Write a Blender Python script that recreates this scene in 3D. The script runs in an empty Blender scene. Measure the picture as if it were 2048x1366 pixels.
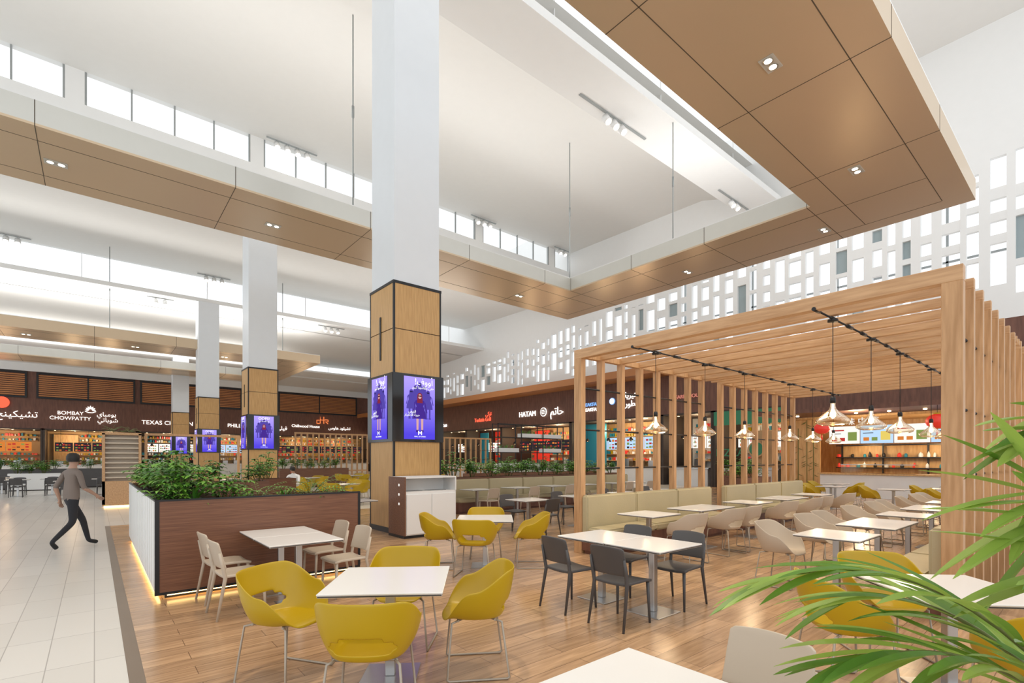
import bpy, bmesh, math, random
from mathutils import Vector, Matrix
random.seed(7)
sc=bpy.context.scene
COL=sc.collection
R=math.radians
# ---------------------------------------------------------------- materials
def nt(name):
    m=bpy.data.materials.new(name); m.use_nodes=True
    return m,m.node_tree,m.node_tree.nodes['Principled BSDF']
def mat(name,col,rough=.5,metal=0.,emit=0,ecol=None,var=.06,vs=3.,bump=0,coat=0,bs=40.):
    m,t,b=nt(name); n=t.nodes; l=t.links
    b.inputs['Roughness'].default_value=rough; b.inputs['Metallic'].default_value=metal
    b.inputs['Coat Weight'].default_value=coat
    tc=n.new('ShaderNodeTexCoord'); ns=n.new('ShaderNodeTexNoise'); ns.inputs['Scale'].default_value=vs
    l.new(tc.outputs['Object'],ns.inputs['Vector'])
    mx=n.new('ShaderNodeMix'); mx.data_type='RGBA'
    c=Vector(col)
    mx.inputs[6].default_value=(*[max(0,x*(1-var)) for x in c],1); mx.inputs[7].default_value=(*[min(1,x*(1+var)) for x in c],1)
    l.new(ns.outputs['Fac'],mx.inputs[0]); l.new(mx.outputs[2],b.inputs['Base Color'])
    if emit:
        b.inputs['Emission Color'].default_value=(*(ecol or col),1); b.inputs['Emission Strength'].default_value=emit
    if bump:
        n2=n.new('ShaderNodeTexNoise'); n2.inputs['Scale'].default_value=bs
        l.new(tc.outputs['Object'],n2.inputs['Vector'])
        bp=n.new('ShaderNodeBump'); bp.inputs['Strength'].default_value=bump; bp.inputs['Distance'].default_value=.01
        l.new(n2.outputs['Fac'],bp.inputs['Height']); l.new(bp.outputs['Normal'],b.inputs['Normal'])
    return m
def wood(name,c1,c2,scale=(1,1,1),rough=.45,freq=3.):
    m,t,b=nt(name); n=t.nodes; l=t.links
    b.inputs['Roughness'].default_value=rough
    tc=n.new('ShaderNodeTexCoord'); mp=n.new('ShaderNodeMapping'); mp.inputs['Scale'].default_value=scale
    l.new(tc.outputs['Object'],mp.inputs['Vector'])
    ns=n.new('ShaderNodeTexNoise'); ns.inputs['Scale'].default_value=freq; ns.inputs['Detail'].default_value=6
    l.new(mp.outputs[0],ns.inputs['Vector'])
    r=n.new('ShaderNodeValToRGB'); r.color_ramp.elements[0].color=(*c1,1); r.color_ramp.elements[1].color=(*c2,1)
    r.color_ramp.elements[0].position=.3; r.color_ramp.elements[1].position=.7
    l.new(ns.outputs['Fac'],r.inputs[0]); l.new(r.outputs[0],b.inputs['Base Color'])
    return m
def bricks(name,c1,c2,mort,bw,rh,ms,rough,off=.5,grain=None,coat=0):
    m,t,b=nt(name); n=t.nodes; l=t.links
    b.inputs['Roughness'].default_value=rough; b.inputs['Coat Weight'].default_value=coat; b.inputs['Coat Roughness'].default_value=.2
    tc=n.new('ShaderNodeTexCoord'); br=n.new('ShaderNodeTexBrick'); br.offset=off
    l.new(tc.outputs['Object'],br.inputs['Vector'])
    br.inputs['Scale'].default_value=1; br.inputs['Brick Width'].default_value=bw; br.inputs['Row Height'].default_value=rh
    br.inputs['Mortar Size'].default_value=ms; br.inputs['Color1'].default_value=(*c1,1); br.inputs['Color2'].default_value=(*c2,1); br.inputs['Mortar'].default_value=(*mort,1)
    br.inputs['Mortar Smooth'].default_value=.1
    out=br.outputs['Color']
    if grain:
        mp=n.new('ShaderNodeMapping'); mp.inputs['Scale'].default_value=grain; l.new(tc.outputs['Object'],mp.inputs['Vector'])
        ns=n.new('ShaderNodeTexNoise'); ns.inputs['Scale'].default_value=2; ns.inputs['Detail'].default_value=7; ns.inputs['Distortion'].default_value=.6
        l.new(mp.outputs[0],ns.inputs['Vector'])
        rp=n.new('ShaderNodeValToRGB'); rp.color_ramp.elements[0].color=(.70,.66,.62,1); rp.color_ramp.elements[1].color=(1.08,1.07,1.05,1)
        rp.color_ramp.elements[0].position=.3; rp.color_ramp.elements[1].position=.65
        l.new(ns.outputs['Fac'],rp.inputs[0])
        mx=n.new('ShaderNodeMix'); mx.data_type='RGBA'; mx.blend_type='MULTIPLY'; mx.inputs[0].default_value=1
        l.new(out,mx.inputs[6]); l.new(rp.outputs[0],mx.inputs[7]); out=mx.outputs[2]
    l.new(out,b.inputs['Base Color'])
    return m
def emis(name,col,s):
    m=bpy.data.materials.new(name); m.use_nodes=True; t=m.node_tree; t.nodes.clear()
    e=t.nodes.new('ShaderNodeEmission'); e.inputs[0].default_value=(*col,1); e.inputs[1].default_value=s
    o=t.nodes.new('ShaderNodeOutputMaterial'); t.links.new(e.outputs[0],o.inputs[0]); return m
def grad_emis(name,c1,c2,z0,z1,s):
    m=emis(name,c1,s); t=m.node_tree; n=t.nodes; l=t.links
    e=[x for x in n if x.type=='EMISSION'][0]
    tc=n.new('ShaderNodeTexCoord'); sx=n.new('ShaderNodeSeparateXYZ'); mr=n.new('ShaderNodeMapRange')
    mr.inputs[1].default_value=z0; mr.inputs[2].default_value=z1
    mx=n.new('ShaderNodeMix'); mx.data_type='RGBA'; mx.inputs[6].default_value=(*c1,1); mx.inputs[7].default_value=(*c2,1)
    l.new(tc.outputs['Object'],sx.inputs[0]); l.new(sx.outputs[2],mr.inputs[0]); l.new(mr.outputs[0],mx.inputs[0]); l.new(mx.outputs[2],e.inputs[0])
    return m
def glassmat(name,tint):
    m=bpy.data.materials.new(name); m.use_nodes=True; t=m.node_tree; t.nodes.clear(); n=t.nodes
    tr=n.new('ShaderNodeBsdfTransparent'); tr.inputs[0].default_value=(*tint,1)
    gl=n.new('ShaderNodeBsdfGlossy'); gl.inputs['Roughness'].default_value=.08; gl.inputs[0].default_value=(1,.90,.76,1)
    lw=n.new('ShaderNodeLayerWeight'); lw.inputs[0].default_value=.62
    mx=n.new('ShaderNodeMixShader'); o=n.new('ShaderNodeOutputMaterial')
    t.links.new(lw.outputs['Facing'],mx.inputs[0]); t.links.new(tr.outputs[0],mx.inputs[1]); t.links.new(gl.outputs[0],mx.inputs[2]); t.links.new(mx.outputs[0],o.inputs[0])
    return m
def leafmat(name,c,tr_c,rough=.35):
    m=mat(name,c,rough,var=.45,vs=6); t=m.node_tree; n=t.nodes; b=n['Principled BSDF']
    out=[x for x in n if x.type=='OUTPUT_MATERIAL'][0]
    tl=n.new('ShaderNodeBsdfTranslucent'); tl.inputs[0].default_value=(*tr_c,1); mx=n.new('ShaderNodeMixShader'); mx.inputs[0].default_value=.3
    t.links.new(b.outputs[0],mx.inputs[1]); t.links.new(tl.outputs[0],mx.inputs[2]); t.links.new(mx.outputs[0],out.inputs[0]); return m
M={}
M['white']=mat('white_paint',(.83,.83,.82),.6,var=.015)
M['ceil']=mat('ceiling_plaster',(.78,.765,.735),.8,var=.015)
M['colwhite']=mat('column_white',(.76,.79,.82),.4,var=.02)
M['bronze']=mat('bronze_panel',(.64,.49,.33),.30,.3,var=.02,vs=.6)
M['bronzel']=mat('bronze_light_fascia',(.64,.63,.58),.28,.3,var=.02)
M['joint']=mat('panel_joint_dark',(.10,.075,.05),.7)
M['edgestrip']=mat('floor_edge_strip',(.22,.17,.13),.5)
M['black']=mat('black_metal',(.018,.018,.02),.4,.3)
M['blackg']=mat('black_gloss',(.01,.01,.012),.12)
M['steel']=mat('brushed_steel',(.55,.55,.55),.28,.95)
M['oak']=wood('oak_veneer',(.50,.28,.095),(.65,.39,.155),(10,10,.7),.4,3)
M['pine']=wood('pergola_timber_vertical',(.44,.24,.105),(.61,.36,.18),(9,9,.8),.5,3)
M['pineh']=wood('pergola_timber_horizontal',(.46,.255,.12),(.64,.395,.21),(9,.8,9),.5,3)
M['darkwood']=wood('dark_walnut_slats',(.12,.046,.024),(.24,.105,.055),(.7,6,30),.4,3)
M['fascia']=wood('brown_fascia_wood',(.11,.045,.03),(.19,.08,.05),(2,2,.3),.5,4)
M['louver']=mat('louver_slat_brown',(.46,.18,.055),.5)
M['wfloor']=bricks('floor_oak_planks',(.64,.405,.23),(.43,.265,.15),(.22,.13,.075),1.25,.19,.003,.25,grain=(1.1,12,1),coat=.25)
M['tfloor']=bricks('floor_tiles',(.73,.70,.655),(.66,.63,.585),(.38,.35,.32),.3,.9,.004,.28,off=.0,grain=None,coat=.2)
M['yellow']=mat('mustard_plastic',(.50,.325,.004),.36,var=.03)
M['beige']=mat('beige_plastic',(.54,.45,.35),.45,var=.03)
M['grey']=mat('charcoal_plastic',(.075,.070,.070),.45)
M['midgrey']=mat('window_frame_grey',(.32,.34,.34),.45)
M['pane']=mat('grey_blue_glazing',(.34,.41,.43),.15)
M['tabletop']=mat('white_laminate',(.84,.82,.79),.22,var=.01)
M['edge']=mat('tabletop_dark_edge',(.05,.045,.04),.5)
M['leather']=mat('olive_beige_leather',(.47,.40,.245),.42,var=.05,bump=.15,bs=60)
M['leaf']=mat('leaf_green',(.065,.20,.025),.42,var=.5,vs=9)
M['leaf2']=mat('leaf_bright_green',(.16,.36,.04),.42,var=.4,vs=9)
M['palm']=leafmat('palm_leaf_green',(.10,.235,.028),(.28,.46,.06))
M['palm2']=leafmat('palm_leaf_light',(.32,.47,.09),(.46,.62,.12))
M['stem']=mat('stem_green_brown',(.16,.17,.05),.6)
M['soil']=mat('dark_soil',(.03,.02,.015),.95,bump=.6,bs=50)
M['warm']=emis('warm_lamp',(1,.72,.38),14)
M['warmstrip']=emis('warm_strip',(1,.62,.22),8)
M['spot']=emis('spot_lens',(1,.88,.68),9)
M['glass']=glassmat('clear_glass',(1,.95,.86))
M['signw']=emis('sign_white_lit',(1,.95,.88),1.6)
M['signw2']=emis('sign_white_soft',(1,.93,.82),.9)
M['signr']=emis('sign_red_lit',(1,.12,.06),1.5)
M['signo']=emis('sign_orange_lit',(1,.26,.08),1.2)
M['signp']=emis('sign_pink_soft',(.85,.30,.22),.7)
M['signb']=emis('sign_blue_lit',(.25,.5,1),1.1)
M['signg']=mat('sign_green',(.03,.22,.11),.5)
M['menu']=emis('menu_white',(.95,.92,.85),1.1)
M['red']=mat('red_paint_glow',(.55,.03,.02),.4,emit=.4,ecol=(.8,.04,.02))  # emission added to the paint, so it glows by itself
M['teal']=mat('teal_wall_glow',(.02,.22,.30),.5,emit=.08)  # faint glow added to the wall colour
M['lwood']=wood('light_bamboo_wood',(.50,.28,.11),(.68,.44,.20),(4,4,.6),.5,3)
M['cream']=mat('cream_wall',(.50,.32,.16),.6)
M['marble']=mat('white_marble',(.8,.79,.77),.25,var=.06,vs=2)
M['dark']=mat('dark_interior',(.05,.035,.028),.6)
M['skin']=mat('skin',(.45,.26,.18),.5)
M['hair']=mat('black_hair',(.015,.012,.01),.6)
M['shirt']=mat('brown_grey_shirt',(.21,.165,.14),.8)
M['shirtw']=mat('white_shirt',(.75,.75,.75),.8)
M['trous']=mat('black_trousers',(.02,.02,.025),.8)
# ---------------------------------------------------------------- builder
class MB:
    def __init__(s): s.v=[];s.f=[];s.m=[];s.s=[]
    def face(s,idx,m=0,sm=False): s.f.append(idx); s.m.append(m); s.s.append(sm)
    def poly(s,pts,m=0):
        b=len(s.v); s.v+= [tuple(p) for p in pts]; s.face(list(range(b,b+len(pts))),m)
    def box(s,x0,x1,y0,y1,z0,z1,m=0):
        b=len(s.v)
        s.v+=[(x0,y0,z0),(x1,y0,z0),(x1,y1,z0),(x0,y1,z0),(x0,y0,z1),(x1,y0,z1),(x1,y1,z1),(x0,y1,z1)]
        for q in ((0,3,2,1),(4,5,6,7),(0,1,5,4),(1,2,6,5),(2,3,7,6),(3,0,4,7)): s.face([b+i for i in q],m)
        return s
    def tube(s,pts,r,n=8,m=0,caps=True):
        pts=[Vector(p) for p in pts]; rs=r if isinstance(r,(list,tuple)) else [r]*len(pts)
        rings=[]; prev=None
        for i,p in enumerate(pts):
            if i==0: d=pts[1]-p
            elif i==len(pts)-1: d=p-pts[i-1]
            else: d=(pts[i+1]-p).normalized()+(p-pts[i-1]).normalized()
            d.normalize()
            if prev is None:
                a=Vector((0,0,1)) if abs(d.z)<.9 else Vector((1,0,0)); u=d.cross(a).normalized()
            else: u=(prev-d*prev.dot(d)).normalized()
            prev=u; w=d.cross(u); b=len(s.v)
            for k in range(n):
                t=2*math.pi*k/n; s.v.append(tuple(p+(u*math.cos(t)+w*math.sin(t))*rs[i]))
            rings.append(b)
        for a,b in zip(rings,rings[1:]):
            for k in range(n): s.face([a+k,a+(k+1)%n,b+(k+1)%n,b+k],m,True)
        if caps:
            s.face([rings[0]+k for k in range(n)][::-1],m); s.face([rings[-1]+k for k in range(n)],m)
        return s
    def lathe(s,prof,n=24,m=0,c=(0,0,0)):
        rings=[]
        for r,z in prof:
            b=len(s.v); r=max(r,.0005)
            for k in range(n):
                t=2*math.pi*k/n; s.v.append((c[0]+r*math.cos(t),c[1]+r*math.sin(t),c[2]+z))
            rings.append(b)
        for a,b in zip(rings,rings[1:]):
            for k in range(n): s.face([a+k,b+k,b+(k+1)%n,a+(k+1)%n],m,True)
        return s
    def leaf(s,base,d,L,W,droop=.3,m=0,seg=4,fold=0):
        base=Vector(base); d=Vector(d).normalized()
        side=d.cross(Vector((0,0,1)))
        if side.length<.05: side=Vector((1,0,0))
        side.normalize(); b=len(s.v); p=base.copy()
        for i in range(seg+1):
            t=i/seg; w=W*math.sin(math.pi*min(1,t*.86+.10))**.8 if i<seg else W*.04
            s.v.append(tuple(p-side*w/2)); 
            if fold: s.v.append(tuple(p-Vector((0,0,w*fold))))
            s.v.append(tuple(p+side*w/2))
            p=p+d*(L/seg); d=(d+Vector((0,0,-1))*droop/seg*1.6).normalized()
        q=3 if fold else 2
        for i in range(seg):
            for c in range(q-1): s.face([b+q*i+c,b+q*i+c+1,b+q*i+q+c+1,b+q*i+q+c],m,not fold)
    def mesh(s,name,mats,bevel=0,seg=2):
        me=bpy.data.meshes.new(name); me.from_pydata(s.v,[],s.f)
        for x in mats: me.materials.append(M[x] if isinstance(x,str) else x)
        for p,mi,sm in zip(me.polygons,s.m,s.s): p.material_index=mi; p.use_smooth=sm
        me.update()
        if bevel:
            bm=bmesh.new(); bm.from_mesh(me)
            es=[e for e in bm.edges if len(e.link_faces)==2 and e.calc_face_angle(0)>.9]
            bmesh.ops.bevel(bm,geom=es,offset=bevel,segments=seg,affect='EDGES',clamp_overlap=True); bm.to_mesh(me); bm.free()
        return me
def bake(me,mods,keep=None):
    o=bpy.data.objects.new('tmp',me); COL.objects.link(o)
    for ty,pr in mods:
        md=o.modifiers.new('m',ty)
        for k,v in pr.items(): setattr(md,k,v)
    if keep: keep(o)
    dg=bpy.context.evaluated_depsgraph_get(); dg.update()
    r=bpy.data.meshes.new_from_object(o.evaluated_get(dg)); bpy.data.objects.remove(o); return r
def O(name,me,parent=None,loc=(0,0,0),rot=(0,0,0),label=None,cat=None,group=None,kind=None):
    o=bpy.data.objects.new(name,me); COL.objects.link(o); o.location=loc; o.rotation_euler=rot
    if parent: o.parent=parent
    if label: o['label']=label
    if cat: o['category']=cat
    if group: o['group']=group
    if kind: o['kind']=kind
    return o
def E(name,label,cat,loc,rz=0,group=None): 
    return O(name,None,None,loc,(0,0,rz),label,cat,group)
def place(pr,loc,rz=0,group=None,label=None,sc_=1):
    if len(pr['parts'])==1:
        o=O(pr['name'],pr['parts'][0][1],None,loc,(0,0,rz),label or pr['label'],pr['cat'],group)
        o.scale=(sc_,)*3; return o
    e=E(pr['name'],label or pr['label'],pr['cat'],loc,rz,group); e.scale=(sc_,)*3
    for p in pr['parts']:
        O(p[0],p[1],e,p[2] if len(p)>2 else (0,0,0),p[3] if len(p)>3 else (0,0,0),p[4] if len(p)>4 else None)
    return e
def text(s,size,m,ext=.02,space=1.):
    cu=bpy.data.curves.new('lettering','FONT'); cu.body=s; cu.size=size; cu.extrude=ext; cu.align_x='CENTER'; cu.align_y='CENTER'; cu.space_character=space
    cu.resolution_u=4
    o=bpy.data.objects.new('tmp',cu); COL.objects.link(o)
    dg=bpy.context.evaluated_depsgraph_get(); dg.update()
    me=bpy.data.meshes.new_from_object(o.evaluated_get(dg)); bpy.data.objects.remove(o)
    me.materials.clear(); me.materials.append(M[m] if isinstance(m,str) else m)
    return me
AR={'ا':(0xFE8D,0),'أ':(0xFE83,0),'ب':(0xFE8F,1),'ت':(0xFE95,1),'ة':(0xFE93,0),'ج':(0xFE9D,1),'ح':(0xFEA1,1),'خ':(0xFEA5,1),'د':(0xFEA9,0),'ر':(0xFEAD,0),'ز':(0xFEAF,0),'س':(0xFEB1,1),'ش':(0xFEB5,1),'ص':(0xFEB9,1),'ط':(0xFEC1,1),'ع':(0xFEC9,1),'ف':(0xFED1,1),'ق':(0xFED5,1),'ك':(0xFED9,1),'ل':(0xFEDD,1),'م':(0xFEE1,1),'ن':(0xFEE5,1),'ه':(0xFEE9,1),'و':(0xFEED,0),'ي':(0xFEF1,1),'ى':(0xFEEF,0)}
def ar(s):
    out=[]
    for i,c in enumerate(s):
        if c not in AR: out.append(c); continue
        base,dual=AR[c]
        pj=i>0 and s[i-1] in AR and AR[s[i-1]][1]
        nj=i<len(s)-1 and s[i+1] in AR and dual
        k=(3 if nj else 1) if pj else (2 if nj else 0)
        out.append(chr(base+k))
    return ''.join(reversed(out))
H90=R(90)
# ---------------------------------------------------------------- camera
cd=bpy.data.cameras.new('camera'); cam=bpy.data.objects.new('camera',cd); COL.objects.link(cam)
cam.location=(0,0,1.68); cam.rotation_euler=(H90,0,R(-39.9)); cd.sensor_width=36; cd.lens=17.56; cd.shift_y=.1143; cd.clip_start=.05; cd.clip_end=300
sc.camera=cam
sc.view_settings.view_transform='Standard'; sc.view_settings.look='None'
# ---------------------------------------------------------------- structure
def struct(name,mb,mats,bevel=0): return O(name,mb.mesh(name,mats,bevel),kind='structure')
f=MB(); f.box(-14,.2,-5,70,-.2,0); f.box(.2,34,16,70,-.2,0); struct('floor',f,['tfloor'])
f=MB(); f.box(.3,34,-5,16,-.2,0); struct('floor',f,['wfloor'])
f=MB(); f.box(.2,.3,-5,16,-.2,.001); struct('trim_1',f,['edgestrip'])
def ceil(y0,z0,y1,z1,x0=-14,x1=28.5):
    pts=[(y0,z0),(y0+.5,z0+(z1-z0)*.4),(y0+1.3,z0+(z1-z0)*.68),(y0+3,z0+(z1-z0)*.9),(y1,z1)]
    m=MB()
    for (a,b),(c,d) in zip(pts,pts[1:]):
        k=len(m.v); m.v+=[(x0,a,b),(x1,a,b),(x1,c,d),(x0,c,d)]; m.face([k,k+3,k+2,k+1],0,True)
    m.poly([(x0,y0,z1+.6),(x1,y0,z1+.6),(x1,y1,z1+.6),(x0,y1,z1+.6)])
    me=m.mesh('ceiling',['ceil'])
    bm=bmesh.new(); bm.from_mesh(me); bmesh.ops.remove_doubles(bm,verts=bm.verts,dist=.001); bm.to_mesh(me); bm.free()
    O('ceiling',me,kind='structure')
ceil(12.7,15.0,26.7,17.4); ceil(27.0,12.6,40.6,14.4); ceil(41,11.8,54.3,11.6)
m=MB(); m.box(-14,28.5,54.5,66,10.2,10.4); m.box(-14,28.5,-1,12.7,19.4,19.6); struct('ceiling',m,['ceil'])
def beam(y0,y1,z0,z1,yw,zb,zt,n,fm='midgrey',pw=.6,mull=True):
    m=MB(); m.box(-14,28.5,y0,y1,z0,z1)
    m.box(-14,28.5,yw,yw+.3,z1-.01,zb); m.box(-14,28.5,yw,yw+.3,zt,zt+.6)
    x=-.9-6.7*2
    while x<28.4 and mull:
        m.box(max(-14,x),x+pw,yw,yw+.3,zb,zt); x+=6.7
    struct('wall_clerestory',m,['white'])
    m=MB(); x=-.9-6.7*2+pw; ww=(6.7-pw)/4
    if not mull:
        x=-14
        while x<28.4: m.box(x-.02,x+.02,yw+.2,yw+.24,zb,zt); x+=6.7
    while x<28.4:
        for i in range(5):
            xx=x+i*ww; w=.07 if i in (0,4) else .03
            m.box(xx-w,xx+w,yw+.02,yw+.12,zb,zt)
        x+=6.7
    struct('window_%d'%n,m,[fm])
beam(10.95,12.9,15.0,15.3,12.7,15.4,19.4,1,'white',.12,False)
beam(24.2,26.9,12.6,13.4,26.7,16.05,17.4,2)
beam(37.6,40.9,11.8,12.05,40.6,12.15,14.4,3,'white',.12,False)
beam(51,54.6,10.3,10.45,54.3,10.5,11.6,4,'white',.12,False)
# right lattice wall
m=MB(); pn=MB(); y=-4.; rnd=random.Random(9); XW=28.
def ztop(y): return 14.2-.088*y
m.box(XW,XW+.35,-4,62,7.3,8.0)
while y<61.5:
    w=rnd.choice([.3,.38,.48,.6]); g=rnd.choice([.2,.26,.34]); zt=ztop(y)-rnd.choice([.1,.5])
    m.box(XW,XW+.22,y,y+g,8,20); m.box(XW,XW+.22,y+g,y+g+w,zt,20)
    z=8.+rnd.choice([0,.25,.5,.7])
    if z>8.12: m.box(XW,XW+.22,y+g,y+g+w,8,z-.0)
    while z<zt:
        z2=z+rnd.choice([.55,.8,1.1,1.4,1.7]); b=rnd.choice([.18,.25,.35,.45])
        if rnd.random()<.07: pn.box(XW+.16,XW+.2,y+g,y+g+w,z,min(z2,zt))
        if z2<zt: m.box(XW+.01,XW+.21,y+g,y+g+w,z2,min(z2+b,zt))
        z=z2+b
    y+=g+w
struct('wall_right',m,['white'])
struct('window_6',pn,['pane'])
m=MB(); y=-4.
while y<62:
    m.box(XW+1.2,XW+1.3,y,y+.09,8,14.6); y+=4.3
for z in (10.4,): m.box(XW+1.2,XW+1.3,-4,62,z,z+.08)
struct('window_5',m,['midgrey'])
m=MB(); m.box(-14,28.3,62,62.3,4.4,10.6); struct('wall_back',m,['fascia'])
m=MB(); m.box(-14,28.3,61.9,62.0,9.5,10.3); struct('trim_2',m,['white'])
m=MB(); m.box(XW,XW+.3,11,62,4.5,7.3); m.box(XW,XW+.3,-4,11,3.7,7.3); struct('wall_right_fascia',m,['fascia'])
for i,yy in enumerate((44,36,28)):
    m=MB(); m.box(-.02,.02,0,1.6,0,.25,0)
    for k in range(6): m.box(-.04,-.02,0,1.6,.02+k*.04,.035+k*.04,1)
    O('air_vent',m.mesh('air_vent',['grey','white']),None,(XW-.03,yy,7.5),label='slotted rectangular air vent in white wall band',cat='vent',group='wall air vents')
m=MB(); m.box(25.6,28,17,61,6.95,7.15); m.box(25.5,25.6,17,61,6.8,7.25); O('canopy',m.mesh('canopy',['louver','fascia']),label='long flat brown timber canopy over the food stalls',cat='canopy')
# ---------------------------------------------------------------- rings
def ring(x0,x1,y0,y1,w,z0,z1,jx,jy,rods,label):
    e=E('suspended_ceiling_frame',label,'ceiling panel',((x0+x1)/2,(y0+y1)/2,z0)); cx,cy=(x0+x1)/2,(y0+y1)/2
    s=MB()
    def bx(a,b,c,d,e_,f_,m=0): s.box(a-cx,b-cx,c-cy,d-cy,e_-z0,f_-z0,m)
    bx(x0,x1,y0,y0+w,z0,z0+.06); bx(x0,x1,y1-w,y1,z0,z0+.06); bx(x0,x0+w,y0+w,y1-w,z0,z0+.06); bx(x1-w,x1,y0+w,y1-w,z0,z0+.06)
    j=.009
    for x in jx:
        bx(x-j,x+j,y0,y0+w,z0-.004,z0,1); bx(x-j,x+j,y1-w,y1,z0-.004,z0,1)
    for y in jy: bx(x1-w,x1,y-j,y+j,z0-.004,z0,1)
    for q in (.68,w-.75):
        bx(x0,x1-.7,y0+q-j,y0+q+j,z0-.004,z0,1)
        bx(x0,x1-.7,y1-q-j,y1-q+j,z0-.004,z0,1); bx(x1-q-j,x1-q+j,y0+.7,y1-.7,z0-.004,z0,1)
    O('soffit',s.mesh('soffit',['bronze','joint']),e,label='bronze metal soffit panels with dark joints')
    s=MB(); t=.05
    bx(x0,x1,y0,y0+t,z0+.06,z1); bx(x0,x1,y1-t,y1,z0+.06,z1); bx(x0,x0+t,y0+t,y1-t,z0+.06,z1); bx(x1-t,x1,y0+t,y1-t,z0+.06,z1)
    for x in jx: bx(x-j,x+j,y0-.004,y0,z0,z1,1)
    O('outer_fascia',s.mesh('outer_fascia',['bronze','joint']),e)
    s=MB(); bx(x0+w,x1-w,y0+w-t,y0+w,z0+.06,z1); bx(x0+w,x1-w,y1-w,y1-w+t,z0+.06,z1); bx(x0+w-t,x0+w,y0+w,y1-w,z0+.06,z1); bx(x1-w,x1-w+t,y0+w,y1-w,z0+.06,z1)
    for x in jx: bx(x-j,x+j,y1-w-.004,y1-w,z0,z1,1)
    for y in jy: bx(x1-w-.004,x1-w,y-j,y+j,z0,z1,1)
    O('inner_fascia',s.mesh('inner_fascia',['bronzel','joint']),e,label='pale satin metal inner fascia')
    s=MB(); bx(x0,x1,y0,y0+w,z1,z1+.03); bx(x0,x1,y1-w,y1,z1,z1+.03); bx(x0,x0+w,y0+w,y1-w,z1,z1+.03); bx(x1-w,x1,y0+w,y1-w,z1,z1+.03)
    O('top_panel',s.mesh('top_panel',['white']),e)
    for (rx,ry,rz) in rods:
        s=MB(); s.tube([(rx-cx,ry-cy,z1-z0),(rx-cx,ry-cy,rz-z0)],.024,6); zz=(z1-z0)*.5+(rz-z0)*.5; s.tube([(rx-cx,ry-cy,zz-.2),(rx-cx,ry-cy,zz+.2)],.045,6)
        O('suspension_rod',s.mesh('suspension_rod',['midgrey']),e)
    return e
ring(-9,20.9,2.65,20.0,3.45,9.68,10.3,(-1.1,3.2,7.4,11.6,15.8),(6.2,9.7,13,16.5),[(6.85,16.75,17.0),(17.7,16.8,17.0),(17.6,11.1,15.0),(6.85,6.0,19.4)],'large hanging rectangular bronze ceiling frame around the column')
ring(-13,13,38,51,3.2,8.8,9.4,(-8,-4,0,4,8.5),(41,45,48),[(.7,38.2,14.3),(10.4,38.2,14.3)],'distant hanging rectangular bronze ceiling frame')
def area(loc,sx,sy,e,col=(1,.98,.95),rot=(0,0,0),nm='added_fill_area'):
    l=bpy.data.lights.new(nm,'AREA'); l.shape='RECTANGLE'; l.size=sx; l.size_y=sy; l.energy=e; l.color=col
    o=bpy.data.objects.new(nm,l); COL.objects.link(o); o.location=loc; o.rotation_euler=rot; return o
UP=(math.pi,0,0)
area((6,4.3,10.5),26,2,400,rot=UP); area((6,18.3,10.5),26,2,620,rot=UP); area((19.2,11,10.5),2,10,230,rot=UP)  # unseen fill lamps added above the frame to brighten the ceiling
area((20.6,8,10.7),1,10,110,rot=(0,R(-120),0))  # added tilted fill to lift the right wall, no fixture here
area((2,39.6,9.6),22,2,800,rot=UP); area((2,49.5,9.6),22,2,330,rot=UP); area((18,31,5.2),8,3,420,rot=UP)  # more added upward fill for the far bays and mid hall
def point(loc,e,col=(1,.75,.45),r=.15,nm='point_lamp'):
    l=bpy.data.lights.new(nm,'POINT'); l.energy=e; l.color=col; l.shadow_soft_size=r
    o=bpy.data.objects.new(nm,l); COL.objects.link(o); o.location=loc
s=MB(); s.box(-.2,.2,-.12,.12,-.012,0,0)
for q in (-.095,.095):
    s.lathe([(.085,-.02),(.06,-.014)],16,1,(q,0,0)); s.lathe([(.06,-.016),(.0,-.016)],16,2,(q,0,0))
rl={'name':'recessed_light','label':'twin round recessed downlight in bronze soffit','cat':'light','parts':[('recessed_light',s.mesh('recessed_light',['bronzel','steel','spot']))]}
for x,y,z in ((10.5,4.4,9.676),(16.2,4.5,9.676),(-.8,18.3,9.676),(4.7,18.4,9.676),(19.5,11.6,9.676),(16,18.6,9.676),(19.6,6.4,9.676),(2,39.8,8.796),(7,39.8,8.796),(-3,39.8,8.796)):
    place(rl,(x,y,z),0,'recessed downlights',sc_=1.2)
def track(x,y,z,n,hl,tilt=-.5):
    e=E('track_light','recessed ceiling track with small round spotlights','light',(x,y,z),0,'ceiling track spotlights')
    s=MB(); s.box(-hl,hl,-.05,.05,-.03,0); O('track',s.mesh('track',['midgrey']),e)
    for i in range(n):
        cx=(i-(n-1)/2)*.48; s=MB(); s.tube([(0,0,-.03),(0,0,-.2)],.02,6)
        d=Vector((0,tilt,-.8)).normalized(); a=Vector((0,0,-.27)); s.tube([a-d*.16,a+d*.16],.14,12); s.tube([a+d*.161,a+d*.17],.11,12,1)
        O('spot_head',s.mesh('spot_head',['white','spot']),e,(cx,0,0))
for t in ((7.6,26.2,17.3,4,1.2),(19.5,26.2,17.3,3,1),(26.8,26.2,17.3,2,.8),(15.6,12.4,14.99,3,2.0),(25.3,12.4,14.99,2,1.6),(6.4,40,14.35,3,1),(-3.6,40,14.35,2,.8),(14,38.4,11.79,3,1),(22,38.4,11.79,3,1),(3.2,38.4,11.79,2,.7)): track(*t)
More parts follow.
